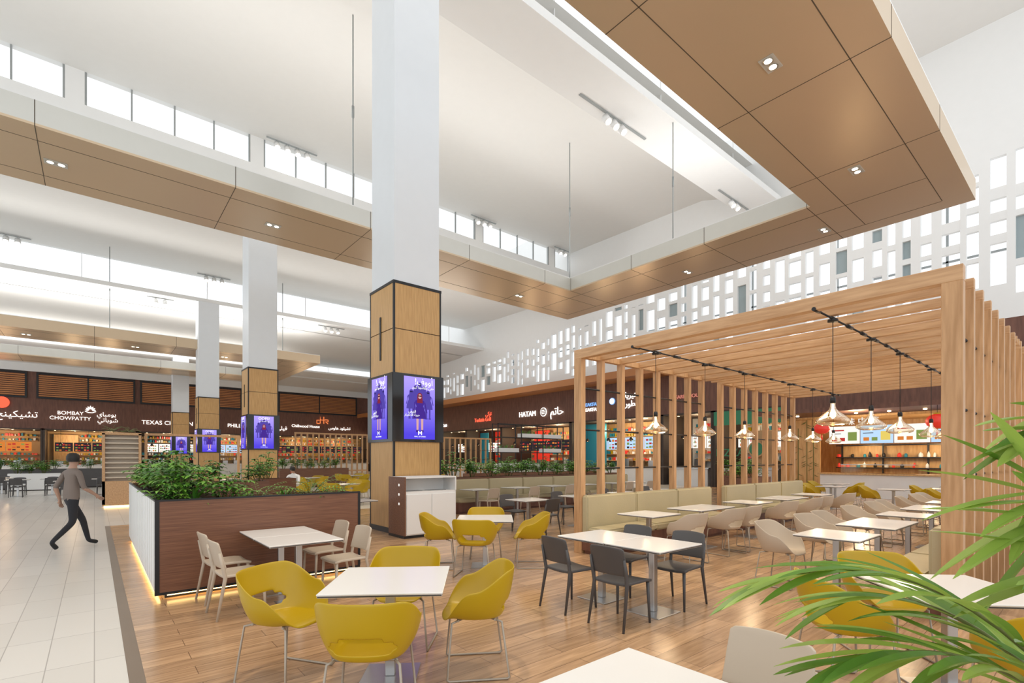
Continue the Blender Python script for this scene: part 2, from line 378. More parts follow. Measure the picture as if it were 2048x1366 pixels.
# ---------------------------------------------------------------- columns
def ad_mesh(W,H):
    s=MB()
    s.poly([(-W/2,-.01,-H/2),(W/2,-.01,-H/2),(W/2,-.01,H/2),(-W/2,-.01,H/2)],0)
    def fig(cx,cz,h,m_d,m_h,m_s,y):
        w=h*.17
        s.poly([(cx-w,y,cz-h*.02),(cx-w*.6,y,cz+h*.16),(cx-w*.8,y,cz+h*.30),(cx-w*.35,y,cz+h*.34),(cx+w*.35,y,cz+h*.34),(cx+w*.8,y,cz+h*.30),(cx+w*.6,y,cz+h*.16),(cx+w,y,cz-h*.02),(cx+w*1.1,y,cz-h*.16),(cx-w*1.1,y,cz-h*.16)][::-1],m_d)
        for sx in (-1,1):
            a=cx+sx*w*.4; s.poly([(a-w*.16,y,cz-h*.48),(a+w*.16,y,cz-h*.48),(a+w*.2,y,cz-h*.16),(a-w*.2,y,cz-h*.16)],m_s)
            s.poly([(a-w*.28,y-.001,cz-h*.51),(a+w*.28,y-.001,cz-h*.51),(a+w*.22,y-.001,cz-h*.45),(a-w*.22,y-.001,cz-h*.45)],m_d)
            s.poly([(cx+sx*w*1.15-.01*h,y,cz-h*.0),(cx+sx*w*1.15+.03*h,y,cz-h*.0),(cx+sx*w*.95,y,cz+h*.27),(cx+sx*w*.75,y,cz+h*.27)],m_d)
        def el(x,z,a,b,m,yy):
            s.poly([(x+a*math.cos(t*math.pi/8),yy,z+b*math.sin(t*math.pi/8)) for t in range(16)],m)
        el(cx,cz+h*.43,h*.075,h*.085,m_h,y-.0005); s.poly([(cx-h*.085,y-.0004,cz+h*.25),(cx+h*.085,y-.0004,cz+h*.25),(cx+h*.072,y-.0004,cz+h*.43),(cx-h*.072,y-.0004,cz+h*.43)],m_h)
        el(cx,cz+h*.42,h*.048,h*.062,m_s,y-.001)
        el(cx-h*.025,cz+h*.43,h*.024,h*.02,5,y-.0015); el(cx+h*.025,cz+h*.43,h*.024,h*.02,5,y-.0015)
    for k,(cx,cz) in enumerate(((-.13,.13),(.14,.13),(-.27,.06),(.27,.06),(0,.18))): fig(cx*W,cz*H,.46*H,1,1,1,y=-.0115-.0004*k)
    fig(0,-.07*H,.62*H,2,3,4,-.016)
    return s.mesh('display_screen',[M['ad0'],M['ad1'],M['ad2'],M['ad3'],M['ad4'],M['ad5']])
M['ad0']=grad_emis('ad_violet_gradient',(.09,.06,.72),(.42,.33,.92),-.6,.6,1.15)
M['ad1']=emis('ad_dark_violet',(.10,.07,.42),1); M['ad2']=emis('ad_dress_purple',(.07,.03,.30),1); M['ad3']=emis('ad_hair_red',(.25,.03,.06),1)
M['ad4']=emis('ad_skin',(.75,.42,.42),1); M['ad5']=emis('ad_black',(.01,.01,.02),1); M['adw']=emis('ad_white_text',(1,1,1),1.3)
AD=ad_mesh(.8,1.42)
T1=text('OOPS!',.16,'adw',.001); T1a=text(ar('أووف!'),.2,'adw',.001); T2=text(ar('حتى مقاسها كبير'),.085,'adw',.001); T3=text(ar('انتبهي')+'\n'+ar('حرية الاختيار'),.08,'adw',.001)
T2e=text('even her size is big',.055,'adw',.001)
m=MB(); m.poly([(-.05,-.001,-.05),(-.03,-.001,-.05),(-.03,-.001,.01),(0,-.001,-.03),(.03,-.001,.01),(.03,-.001,-.05),(.05,-.001,-.05),(.05,-.001,.05),(0,-.001,.0),(-.05,-.001,.05)]); LG=m.mesh('emblem',['adw']); T4=text('MALL OF OMAN',.04,'adw',.001)
def column(x,y,ztop_,arab,k):
    S=1.22; e=E('column','square white column with oak cladding and advertising screens','column',(x,y,0),0,'hall columns')
    s=MB(); s.box(.03,S-.03,.03,S-.03,5.65,ztop_); O('shaft',s.mesh('shaft',['colwhite'],.0),e)
    s=MB(); s.box(.0,S,.0,S,.12,2.06); s.box(0,S,0,S,3.60,4.58); s.box(0,S,0,S,4.6,5.6); s.box(.02,S-.02,.02,S-.02,4.58,4.6,1)
    O('wood_cladding',s.mesh('wood_cladding',['oak','joint']),e,label='oak veneer cladding')
    s=MB()
    for a in (0,S-.03):
        for b in (0,S-.03):
            s.box(a-.006,a+.036,b-.006,b+.036,.12,2.06); s.box(a-.006,a+.036,b-.006,b+.036,3.6,5.62)
    s.box(-.012,S+.012,-.012,S+.012,5.6,5.66); s.box(-.015,S+.015,-.015,S+.015,0,.12)
    O('metal_trim',s.mesh('metal_trim',['black']),e)
    s=MB(); s.box(-.02,.0,.62,.68,3.95,4.95); O('slot',s.mesh('slot',['black']),e)
    s=MB(); s.box(-.05,S+.05,-.05,S+.05,2.06,3.6); O('screen_housing',s.mesh('screen_housing',['blackg'],.01),e)
    for rz,lx,ly in ((0,.62,-.052),(-H90,-.052,.60)):
        d=O('display_screen',AD,e,(lx,ly,2.83),(0,0,rz),label='portrait screen showing a violet advertisement')
        if arab:
            O('lettering',T1a,d,(.1,-.025,.6),(H90,0,0)); O('lettering',T2,d,(.08,-.025,.47),(H90,0,0)); O('lettering',T3,d,(-.2,-.025,-.12),(H90,0,0))
        else:
            O('lettering',T1,d,(.0,-.025,.6),(H90,0,0)); O('lettering',T2e,d,(0,-.025,.48),(H90,0,0))
        O('emblem',LG,d,(0,-.025,-.56)); O('lettering',T4,d,(0,-.025,-.65),(H90,0,0))
column(5.1,10.2,19.4,True,0); column(5.1,23.9,12.6,False,1); column(5.1,37.45,11.8,False,2); column(5.1,51.1,10.3,False,3)
# ---------------------------------------------------------------- chairs
def shell_mesh(matn):
    n=56; v=[];fc=[]
    def sm(a,b,x): t=min(1,max(0,(x-a)/(b-a))); return t*t*(3-2*t)
    ws=[i/13 for i in range(14)]
    rows=[('f',t) for t in (.15,.35,.55,.72)]+[('w',w) for w in ws]
    v.append((0,.0,-.012))
    for kind,t in rows:
        for k in range(n):
            th=2*math.pi*k/n; a=abs(math.degrees(th)); a=a if a<=180 else 360-a
            h=.375-(.15)*sm(40,98,a)-.25*sm(100,155,a)
            if kind=='f': r=t; z=-.012*(1-t)
            else:
                r=.76+.24*(1-(1-t)**2.2); z=h*t**1.15 if h>0 else h*t**2
            lean=1+.12*max(0,z)/.36
            cx=-math.sin(th)*.295*r*lean; cy=-math.cos(th)*.265*r*lean*(1.0 if a<90 else 1.02)
            q=1/((abs(math.sin(th))**2.8+abs(math.cos(th))**2.8)**(1/2.8)); q=1+(q-1)*.75
            v.append((cx*q,cy*q,z))
    for k in range(n): fc.append([0,1+(k+1)%n,1+k])
    for i in range(len(rows)-1):
        for k in range(n):
            a=(k+.5)/n*360; a=a if a<=180 else 360-a
            w=(rows[i][1]+rows[i+1][1])/2 if rows[i][0]=='w' else -1
            if w>0 and (a/42)**3+(abs(w-.29)/.15)**3<1: continue
            A=1+i*n; B=1+(i+1)*n; fc.append([A+k,A+(k+1)%n,B+(k+1)%n,B+k])
    me=bpy.data.meshes.new('shell'); me.from_pydata(v,[],fc); me.materials.append(M[matn])
    for p in me.polygons: p.use_smooth=True
    return bake(me,[('SOLIDIFY',{'thickness':.009,'offset':0}),('SUBSURF',{'levels':1})])
def bucket(matn,label):
    parts=[('shell',shell_mesh(matn),(0,0,.455))]
    for sx in (-1,1):
        s=MB(); s.tube([(0,.12,.445),(sx*.06,.20,.43),(sx*.10,.235,.02),(sx*.10,.22,.009),(sx*.10,-.22,.009),(sx*.10,-.235,.02),(sx*.06,-.18,.43),(0,-.1,.445)],.009,8)
        parts.append(('leg_frame',s.mesh('leg_frame',['legc']),(sx*.16,0,0)))
    s=MB(); s.tube([(-.2,.15,.44),(.2,.15,.44)],.009,6); parts.append(('crossbar',s.mesh('crossbar',['legc'])))
    s=MB(); s.tube([(-.2,-.13,.44),(.2,-.13,.44)],.009,6); parts.append(('crossbar',s.mesh('crossbar',['legc'])))
    return {'name':'armchair','label':label,'cat':'chair','parts':parts}
M['legc']=mat('satin_taupe_metal',(.42,.36,.29),.4,.4)
CY=bucket('yellow','mustard yellow moulded tub chair with cut-out back'); CB=bucket('beige','beige moulded tub chair with thin metal legs')
def side(matn,label):
    s=MB(); G=10
    for j in range(G+1):
        for i in range(G+1):
            x=-.215+.43*i/G; y=-.20+.42*j/G
            s.v.append((x*(.94+.06*j/G),y,.45+.012*((2*i/G-1)**2)-.02*max(0,(j/G-.8))*3))
    for j in range(G):
        for i in range(G): a=j*(G+1)+i; s.face([a,a+1,a+G+2,a+G+1],0,True)
    seat=bake(s.mesh('seat',[matn]),[('SOLIDIFY',{'thickness':.028,'offset':-1}),('BEVEL',{'width':.006,'segments':2,'limit_method':'ANGLE'})])
    s=MB()
    for j in range(G+1):
        for i in range(G+1):
            u=2*i/G-1; t=j/G; hw=.215-.012*t- (.02 if j==G else 0); x=u*hw; z=.53+.29*t-(.012*u*u if j==G else 0)
            s.v.append((x,-.205-.075*t-.03*(1-u*u)+.02,z))
    for j in range(G):
        for i in range(G): a=j*(G+1)+i; s.face([a,a+1,a+G+2,a+G+1],0,True)
    back=bake(s.mesh('backrest',[matn]),[('SOLIDIFY',{'thickness':.018,'offset':0}),('BEVEL',{'width':.005,'segments':2,'limit_method':'ANGLE'})])
    parts=[('seat',seat),('backrest',back)]
    for sx in (-1,1):
        s=MB(); s.tube([(sx*.185,.185,.445),(sx*.2,.205,0)],[.019,.012],8); parts.append(('leg',s.mesh('leg',[matn])))
        s=MB(); s.tube([(sx*.205,-.245,.70),(sx*.205,-.215,.56),(sx*.2,-.19,.43),(sx*.215,-.27,0)],[.012,.018,.02,.012],8); parts.append(('leg',s.mesh('leg',[matn])))
    return {'name':'dining_chair','label':label,'cat':'chair','parts':parts}
CG=side('grey','charcoal grey moulded plastic dining chair'); CS=side('beige','beige moulded plastic dining chair')
def table(w,d,label='white laminate cafe table on square steel pedestal'):
    s=MB(); s.box(-w/2,w/2,-d/2,d/2,.738,.75,0); s.box(-w/2+.004,w/2-.004,-d/2+.004,d/2-.004,.722,.738,1)
    p=[('tabletop',s.mesh('tabletop',['tabletop','edge'],.003,1))]
    s=MB(); s.box(-.035,.035,-.035,.035,.012,.722); s.box(-.18,.18,-.03,.03,.7,.722);s.box(-.03,.03,-.18,.18,.7,.722); p.append(('pole',s.mesh('pole',['steel'],.004,1)))
    s=MB(); s.box(-.21,.21,-.21,.21,0,.012); p.append(('base',s.mesh('base',['steel'],.003,1)))
    return {'name':'cafe_table','label':label,'cat':'table','parts':p}
T80=table(.86,.86); T70=table(.8,.71); T60=table(.7,.62); TW=table(1.25,.7)
face=lambda deg: R(deg-90)
def chair(pr,x,y,deg,g,label=None): return place(pr,(x,y,0),face(deg),g,label)
place(T80,(1.76,3.57,0),R(-36),'yellow chair tables')
G='mustard yellow tub chairs'
chair(CY,1.14,4.10,-58,G,'mustard yellow tub chair pulled out from table'); chair(CY,1.36,3.04,52,G); chair(CY,2.36,3.27,148,G); chair(CY,2.18,4.15,228,G)
place(T80,(4.7,6.28,0),R(-38),'yellow chair tables')
for a,r in ((-140,.62),(145,.72),(-38,.72),(52,.7)):
    chair(CY,4.7+r*math.cos(R(a)),6.28+r*math.sin(R(a)),a+180,G)
place(T80,(4.73,.74,0),R(45),'yellow chair tables')
for a,r in ((45,.72),(135,.72),(-135,.7)):
    chair(CY,4.73+r*math.cos(R(a)),.74+r*math.sin(R(a)),a+180,G)
for y in (6.05,6.77):
    place(T70,(1.82,y,0),0,'tables beside planter'); chair(CS,1.22,y+.06,4,'beige dining chairs'); chair(CS,2.40,y+.08,184,'beige dining chairs')
for y in (3.21,3.93):
    place(T70,(4.7,y,0),0,'tables with grey chairs'); chair(CG,4.15,y,2 if y<3.5 else -4,'charcoal dining chairs'); chair(CG,5.15,y-.02,182,'charcoal dining chairs')
place(T80,(1.59,1.09,0),0,'tables by the palm'); chair(CS,2.3,1.08,178,'beige dining chairs')
xs=[7.2,8.9,10.8,12.6,14.4]
for i,x in enumerate(xs):
    place(TW if i%2 else T70,(x,5.0,0),0,'pergola tables')
    for dx in ((-.32,.34) if i%2 else (.1,)): chair(CB,x+dx,4.36,90+random.uniform(-8,8),'beige tub chairs')
for i,x in enumerate((7.0,8.7,10.4,12.1,13.9,15.5)):
    place(TW if i%2 else T70,(x,2.15,0),0,'pergola tables')
    for dx in ((-.32,.34) if i%2 else (0.05,)): chair(CB,x+dx,2.82,270+random.uniform(-8,8),'beige tub chairs')
for x in (7.6,9.3,11.2,13.2):
    place(T70,(x,8.5,0),0,'rear tables'); 
    for dy in (-.55,.55): chair(CG,x,8.5+dy,90 if dy<0 else 270,'charcoal dining chairs')
for x in (8.9,10.5,12.1,13.7,15.3,16.6):
    place(T70,(x,12.3,0),0,'rear bench tables'); chair(CS,x,11.7,90,'beige dining chairs')
place(T60,(4.5,10.75,0),0,'rear tables')
for x,y in ((7,18),(5.4,19.4),(9,20),(11,18.8),(8,25),(11,27),(14,24),(13,20.5)):
    place(T80,(x,y,0),.3,'middle hall tables')
    for a in (40,130,220,310): chair(CY,x+.68*math.cos(R(a)),y+.68*math.sin(R(a)),a+180,G)
for x,y in ((-2.6,31),(-1.5,31.4),(.3,30),(-3.4,34),(-.9,28),(-4.6,42)):
    place(T70,(x,y,0),0,'distant tables')
    for dy in (-.6,.6): chair(CG,x,y+dy,90 if dy<0 else 270,'charcoal dining chairs')
for x,y in ((17,7.0),(19,6),(18.6,4.2),(20,3.2),(18,2.4),(21,6.5),(-3.6,44),(-2,46)):
    place(T70,(x,y,0),0,'distant tables')
    for dy in (-.6,.6): chair(CY,x,y+dy,90 if dy<0 else 270,G)
# ---------------------------------------------------------------- benches
def bench(x0,x1,y,sgn,label,h=1.03):
    L=x1-x0; e=E('banquette_bench',label,'bench',(x0,y,0),0,'upholstered banquettes')
    def bx(s,a,b,c,d,z0,z1,m=0): s.box(a,b,min(c*sgn,d*sgn),max(c*sgn,d*sgn),z0,z1,m)
    s=MB(); bx(s,0,L,.02,.55,.06,.34); bx(s,.03,L-.03,.06,.5,0,.06); O('base',s.mesh('base',['fascia']),e)
    k=max(1,round(L/1.45)); w=L/k
    for i in range(k):
        s=MB(); bx(s,i*w+.008,(i+1)*w-.008,.14,.6,.34,.47); O('seat_cushion',s.mesh('seat_cushion',['leather'],.03,3),e)
        s=MB(); bx(s,i*w+.008,(i+1)*w-.008,0,.14,.34,h); O('back_cushion',s.mesh('back_cushion',['leather'],.03,3),e)
    return e
B='olive beige leather banquette along timber screen'
bench(6.63,10.95,6.02,-1,B); bench(11.6,16.3,6.02,-1,B); bench(6.7,16.3,1.08,1,'olive beige leather banquette below timber fins',.95)
bench(8.4,17.2,13.1,-1,'long olive beige leather banquette in front of planters')
# ---------------------------------------------------------------- pergola
pg=E('pergola','open timber slatted pergola frames over dining tables','pergola',(6.6,3.5,0))
def portal(x,hw=.045,dp=.13,bh=.13):
    Y0,Y1=.93,6.17; h=3.62
    for yy in (Y0,Y1-dp):
        s=MB(); s.box(-hw,hw,0,dp,.0,h-bh); O('post',s.mesh('post',['pine'],.004,1),pg,(x-6.6,yy-3.5,0))
    s=MB(); s.box(-hw,hw,0,Y1-Y0,-bh,0); O('beam',s.mesh('beam',['pineh'],.004,1),pg,(x-6.6,Y0-3.5,h))
px=[6.67+.6*i for i in range(8)]+[11.75+.62*i for i in range(8)]
for i,x in enumerate(px): 
    if i==0: portal(x,.06,.17,.16)
    else: portal(x,bh=.11 if i<8 else .13)
for x in (11.15,11.45):
    s=MB(); s.box(-.03,.03,0,5.24,-.10,0); O('beam',s.mesh('beam',['pineh'],.004,1),pg,(x-6.6,.93-3.5,3.61))
for a,b in ((6.67,10.87),(11.75,16.1)):
    for z0 in (2.57,-2.5):
        s=MB(); s.box(a-6.6-.035,b-6.6+.035,z0,z0+.1,3.50,3.6); O('rail',s.mesh('rail',['pine']),pg)
    for yy in (6.105,.995):
        for z in (1.5,2.2,2.95):
            s=MB(); s.tube([(a-6.6,yy-3.5,z),(b-6.6,yy-3.5,z)],.016,8); O('spacer_rod',s.mesh('spacer_rod',['black']),pg)
for yy in (2.27,4.9):
    s=MB(); s.tube([(0.05,yy-3.5,3.47),(9.6,yy-3.5,3.47)],.012,8)
    for x in px: s.tube([(x-6.6-.07,yy-3.5,3.47),(x-6.6+.12,yy-3.5,3.47)],.024,8)
    O('lighting_rail',s.mesh('lighting_rail',['black']),pg)
def pend_proto(L):
    s=MB(); s.lathe([(.026,.30),(.030,.24),(.042,.20),(.075,.165),(.145,.11),(.192,.065),(.190,.03),(.15,.005),(.11,-.005)],28,0); gl=s.mesh('glass_shade',['glass'])
    s=MB(); s.lathe([(.0,.36),(.025,.36),(.034,.33),(.034,.28),(.0,.275)],14,0); cap=s.mesh('cap',['black'])
    s=MB(); s.lathe([(.0,.27),(.012,.27),(.014,.2),(.034,.15),(.034,.11),(.0,.08)],14,0); bulb=s.mesh('bulb',['warm'])
    s=MB(); s.tube([(0,0,.36),(0,0,L)],.005,6); cord=s.mesh('cord',['black'])
    s=MB(); s.lathe([(.0,L+.02),(.06,L+.02),(.06,L-.01),(.0,L-.01)],14,0); cn=s.mesh('canopy',['black'])
    return {'name':'pendant_lamp','label':'clear glass bell pendant lamp with warm bulb','cat':'lamp','parts':[('glass_shade',gl),('cap',cap),('bulb',bulb),('cord',cord),('canopy_plate',cn)]}
PD=pend_proto(1.33)
for yy in (2.27,4.9):
    for i,x in enumerate((7.25,8.85,10.45,12.75,14.2,15.7)):
        place(PD,(x,yy,2.11),0,'pergola pendant lamps')
        if i%2==0: point((x+.3,yy,1.95),16,r=.1)
# ---------------------------------------------------------------- plants
def schef(seed,H=.62,Rr=.34,n=11):
    r=random.Random(seed); s=MB()
    for i in range(n):
        a=r.uniform(0,6.28); rr=r.uniform(.1,1)*Rr; h=H*r.uniform(.5,1)*(1-.35*rr/Rr)
        top=Vector((rr*math.cos(a),rr*math.sin(a),h)); base=Vector((top.x*.2,top.y*.2,0)); s.tube([base,(base+top)/2+Vector((0,0,.05)),top],.006,5,2)
        for t in (1,.78,.55):
            p=base.lerp(top,t)+Vector((r.uniform(-.08,.08),r.uniform(-.08,.08),.02)); k=r.randint(6,8); mi=0 if r.random()<.5 else 1
            for j in range(k):
                b=j/k*6.28+r.uniform(0,.3); s.leaf(p,(math.cos(b),math.sin(b),r.uniform(.15,.5)),r.uniform(.11,.17),.048,.9,mi,3)
    return {'name':'schefflera_plant','label':'bushy schefflera with glossy green finger leaves','cat':'plant','parts':[('schefflera_plant',s.mesh('schefflera_plant',['leaf','leaf2','stem']))]}
def fern(seed,n=13,L=.55):
    r=random.Random(seed); s=MB()
    for i in range(n):
        a=i/n*6.28+r.uniform(-.2,.2); d=Vector((math.cos(a),math.sin(a),r.uniform(.8,2.2))).normalized(); p=Vector((0,0,0)); pts=[p.copy()]; l=L*r.uniform(.7,1.1)
        for k in range(10):
            p=p+d*l/10; d=(d+Vector((0,0,-.13))).normalized(); pts.append(p.copy())
            sd=d.cross(Vector((0,0,1))).normalized()
            if k>1:
                for q in (-1,1): s.leaf(p,sd*q+d*.6,.14*math.sin(k/10*2.6+.3),.022,.6,0 if (i+k)%3 else 1,2)
        s.tube(pts,.004,4,2)
    return {'name':'fern_palm','label':'small feathery palm with arching green fronds','cat':'plant','parts':[('fern_palm',s.mesh('fern_palm',['leaf2','leaf','stem']))]}
def grass(seed,n=34,L=.5):
    r=random.Random(seed); s=MB()
    for i in range(n):
        a=r.uniform(0,6.28); s.leaf((r.uniform(-.05,.05),r.uniform(-.05,.05),0),(math.cos(a),math.sin(a),r.uniform(.6,3)),L*r.uniform(.6,1.1),.03,.9,i%2,6)
    return {'name':'dracaena_plant','label':'spiky plant with long strap-shaped green leaves','cat':'plant','parts':[('dracaena_plant',s.mesh('dracaena_plant',['leaf','leaf2']))]}
PL=[schef(1),schef(2,.7,.36,12),schef(3,.52,.4,12),fern(4),grass(5),fern(6,15,.62),schef(8,.6,.38,12)]
def plants(x0,x1,y0,y1,z,step,kinds,g,s0=.85,s1=1.2):
    x=x0
    while x<=x1+.001:
        y=y0
        while y<=y1+.001:
            place(PL[random.choice(kinds)],(x+random.uniform(-.05,.05),y+random.uniform(-.05,.05),z),random.uniform(0,6.28),g,sc_=random.uniform(s0,s1)); y+=step
        x+=step
# ---------------------------------------------------------------- U planter
e=E('planter_box','large U-shaped planter with walnut front and white tiled side','planter',(.55,7.2,0))
X1=2.5; Y1=5.8; Wd=.75; Z0,Z1=.09,1.17
s=MB(); s.box(.03,X1,0,.04,Z0,Z1); O('front_panel',s.mesh('front_panel',['darkwood']),e,label='dark walnut ribbed front panel')
s=MB(); s.box(0,.03,.03,Y1,Z0,Z1)
for i in range(19): s.box(-.003,0,.2+i*.3,.206+i*.3,Z0,Z1,1)
O('side_panel',s.mesh('side_panel',['white','bronzel']),e,label='white glossy tiled side panel')
s=MB(); s.box(Wd,Wd+.03,Wd,Y1-Wd,Z0,Z1); s.box(Wd,X1,Wd,Wd+.03,Z0,Z1); s.box(Wd,X1,Y1-Wd-.03,Y1-Wd,Z0,Z1); s.box(.03,X1,Y1-.03,Y1,Z0,Z1); s.box(X1-.03,X1,.04,Wd,Z0,Z1); s.box(X1-.03,X1,Y1-Wd,Y1-.03,Z0,Z1)
O('inner_panel',s.mesh('inner_panel',['darkwood']),e)
s=MB(); s.box(-.006,.04,-.006,.03,Z0,Z1+.02); s.box(-.006,X1,-.008,.03,Z1,Z1+.02); s.box(-.008,.03,0,Y1,Z1,Z1+.02); s.box(X1-.03,X1+.006,-.006,.03,Z0,Z1+.02); s.box(-.006,X1,-.008,.04,Z0-.03,Z0)
O('metal_trim',s.mesh('metal_trim',['black']),e)
s=MB(); s.box(.03,X1-.03,.04,Wd,Z0,1.08); s.box(.03,Wd,Wd,Y1-Wd,Z0,1.08); s.box(.03,X1-.03,Y1-Wd,Y1-.03,Z0,1.08); O('soil',s.mesh('soil',['soil']),e)
s=MB(); s.box(.1,X1-.1,.1,Wd-.1,0,Z0); s.box(.1,Wd-.1,Wd-.1,Y1-.1,0,Z0); O('plinth',s.mesh('plinth',['black']),e)
s=MB(); s.box(.12,X1-.1,.03,.06,.04,.055); s.box(.03,.06,.1,Y1-.2,.04,.055); O('light_strip',s.mesh('light_strip',['warmstrip']),e,label='warm glowing light strip under the planter')
gp='planter foliage'
plants(.95,.95,7.6,7.6,1.08,.4,[4],gp,.9,1.1)
plants(.9,1.0,8.0,12.4,1.08,.48,[0,1,2,6],gp,1.0,1.2)
plants(1.35,1.35,7.5,7.5,1.06,.4,[6],gp,.9,.95)
for x,k,q in ((.75,2,.7),(1.75,3,.85),(2.1,4,.6),(2.45,5,.9),(2.8,3,.75)): place(PL[k],(x,7.6,1.06),x*3,gp,sc_=q)
plants(1.5,2.9,12.5,12.7,1.08,.45,[3,5,0,1],gp,.9,1.15)
# ---------------------------------------------------------------- waste station
e=E('waste_station','white and walnut tray return and waste cabinet at column','cabinet',(4.95,9.4,0))
s=MB(); s.box(0,.03,0,.74,.06,1.29); O('side_panel',s.mesh('side_panel',['darkwood']),e,label='walnut side panel')
s=MB(); s.box(.03,1.28,.02,.74,.06,.98); s.box(.03,1.28,.5,.74,.98,1.26); s.box(.03,1.28,0,.74,1.26,1.29); s.box(1.25,1.28,0,.5,.98,1.26); O('body',s.mesh('body',['white']),e)
s=MB(); s.box(0,1.28,.03,.74,0,.06); O('plinth',s.mesh('plinth',['black']),e)
for i in range(2):
    s=MB(); s.box(.05+i*.61,.64+i*.61,0,.02,.08,.92); O('door',s.mesh('door',['white'],.004,1),e)
    s=MB(); s.box(.12+i*.61,.56+i*.61,.25,.45,.979,.985); O('opening',s.mesh('opening',['blackg']),e)
for i in range(3):
    s=MB(); s.lathe([(.0,0),(.03,0)],16,0); O('pictogram',s.mesh('pictogram',['menu']),e,(-.002,.25,1.12-.2*i),(0,-H90,0),label='small round recycling pictogram')
# ---------------------------------------------------------------- rear planters
def planter(x0,x1,y0,y1,h,label,m='darkwood',kinds=(0,1,2,6),step=.5,g='rear planter foliage',s0=1.05,s1=1.35):
    e=E('planter_box',label,'planter',(x0,y0,0),0,'long planters'); L=x1-x0; D=y1-y0
    s=MB(); s.box(0,L,0,.03,.05,h); s.box(0,L,D-.03,D,.05,h); s.box(0,.03,.03,D-.03,.05,h); s.box(L-.03,L,.03,D-.03,.05,h); O('box',s.mesh('box',[m]),e)
    s=MB(); s.box(.03,L-.03,.03,D-.03,0.,h-.06); O('soil',s.mesh('soil',['soil']),e)
    plants(x0+.3,x1-.25,(y0+y1)/2,(y0+y1)/2,h-.07,step,list(kinds),g,s0,s1)
W='long walnut planter filled with green plants'
planter(6.9,17.2,13.15,13.75,1.08,W,step=.78,s0=1.0)
planter(12,20,17,17.6,1.05,W,step=.85)
planter(17.2,19.6,8.2,8.8,1.0,W,step=.65); planter(22,24.8,11,11.6,1.1,W,step=.7)
planter(-5,1.2,38,38.7,1.1,'long dark planter filled with green plants','grey',step=.75)
planter(-3.4,-1.4,36,36.6,.9,'low white planter counter with green plants','white')
planter(3.6,4.6,15.5,16.1,1.1,W); planter(8,12,30,30.6,1.1,W,step=.75)
def screen(x0,x1,y,h,label,n=9):
    e=E('timber_screen',label,'screen',(x0,y,0),0,'timber divider screens'); L=x1-x0
    for i in range(n):
        s=MB(); s.box(-.04,.04,-.06,.06,0,h-.1); O('post',s.mesh('post',['pine']),e,(.04+(L-.08)*i/(n-1),0,0))
    for z in (.9,h): 
        s=MB(); s.box(0,L,-.065,.065,z-.1,z); O('rail',s.mesh('rail',['pine']),e)
    for z in (1.6,2.3):
        s=MB(); s.tube([(0,0,z),(L,0,z)],.02,6); O('rod',s.mesh('rod',['black']),e)
screen(10,15,34,3.4,'light timber slatted dining divider',14); screen(17,23,30,3.2,'light timber slatted dining divider',14)
e=E('louvred_screen','pale timber louvred divider topped with trailing plants','screen',(.2,22,0))
s=MB(); s.box(0,.08,0,.3,.1,2.55); s.box(1.0,1.08,0,.3,.1,2.55); s.box(0,1.08,0,.3,2.5,2.58); s.box(0,1.08,0,.3,.06,.9); O('frame',s.mesh('frame',['pineh']),e)
s=MB(); s.box(.08,1.0,.2,.22,.9,2.5); 
for i in range(9): s.box(.08,1.,.02,.2,1.0+i*.17,1.05+i*.17)
O('louvres',s.mesh('louvres',['beige']),e)
s=MB(); s.box(.05,1.03,.05,.25,.0,.06); O('light_strip',s.mesh('light_strip',['warmstrip']),e)
place(PL[5],(.5,22.15,2.58),0,gp,sc_=.6); place(PL[3],(.95,22.15,2.58),1,gp,sc_=.6)
e=E('room_divider','light timber open frame divider','screen',(1.4,22.4,0))
for x in (0,1.5,3.0):
    s=MB(); s.box(x,x+.08,0,.08,0,2.52); O('post',s.mesh('post',['pine']),e)
for z in (.9,2.52):
    s=MB(); s.box(0,3.08,0,.08,z,z+.08); O('rail',s.mesh('rail',['pine']),e)
e=E('planter_shelf','black steel frame shelving with suspended white planter boxes','shelf',(15,19,0))
s=MB()
for x in (0,1.5,3,4.5):
    for y in (0,.45): s.box(x,x+.04,y,y+.04,0,3.4)
for z in (1.25,2.0,2.75,3.4): s.box(0,4.54,0,.04,z-.04,z); s.box(0,4.54,.45,.49,z-.04,z)
O('frame',s.mesh('frame',['black']),e)
for i in range(3):
    for k,z in enumerate((1.25,2.0,2.75)):
        if (i+k)%3==2: continue
        s=MB(); s.box(.1+i*1.5,1.4+i*1.5,.06,.42,z,z+.2); O('planter_tray',s.mesh('planter_tray',['white']),e)
        for j in range(3): place(PL[4],(15.3+i*1.5+j*.4,19.24,z+.18),j,'shelf plants',sc_=.62)
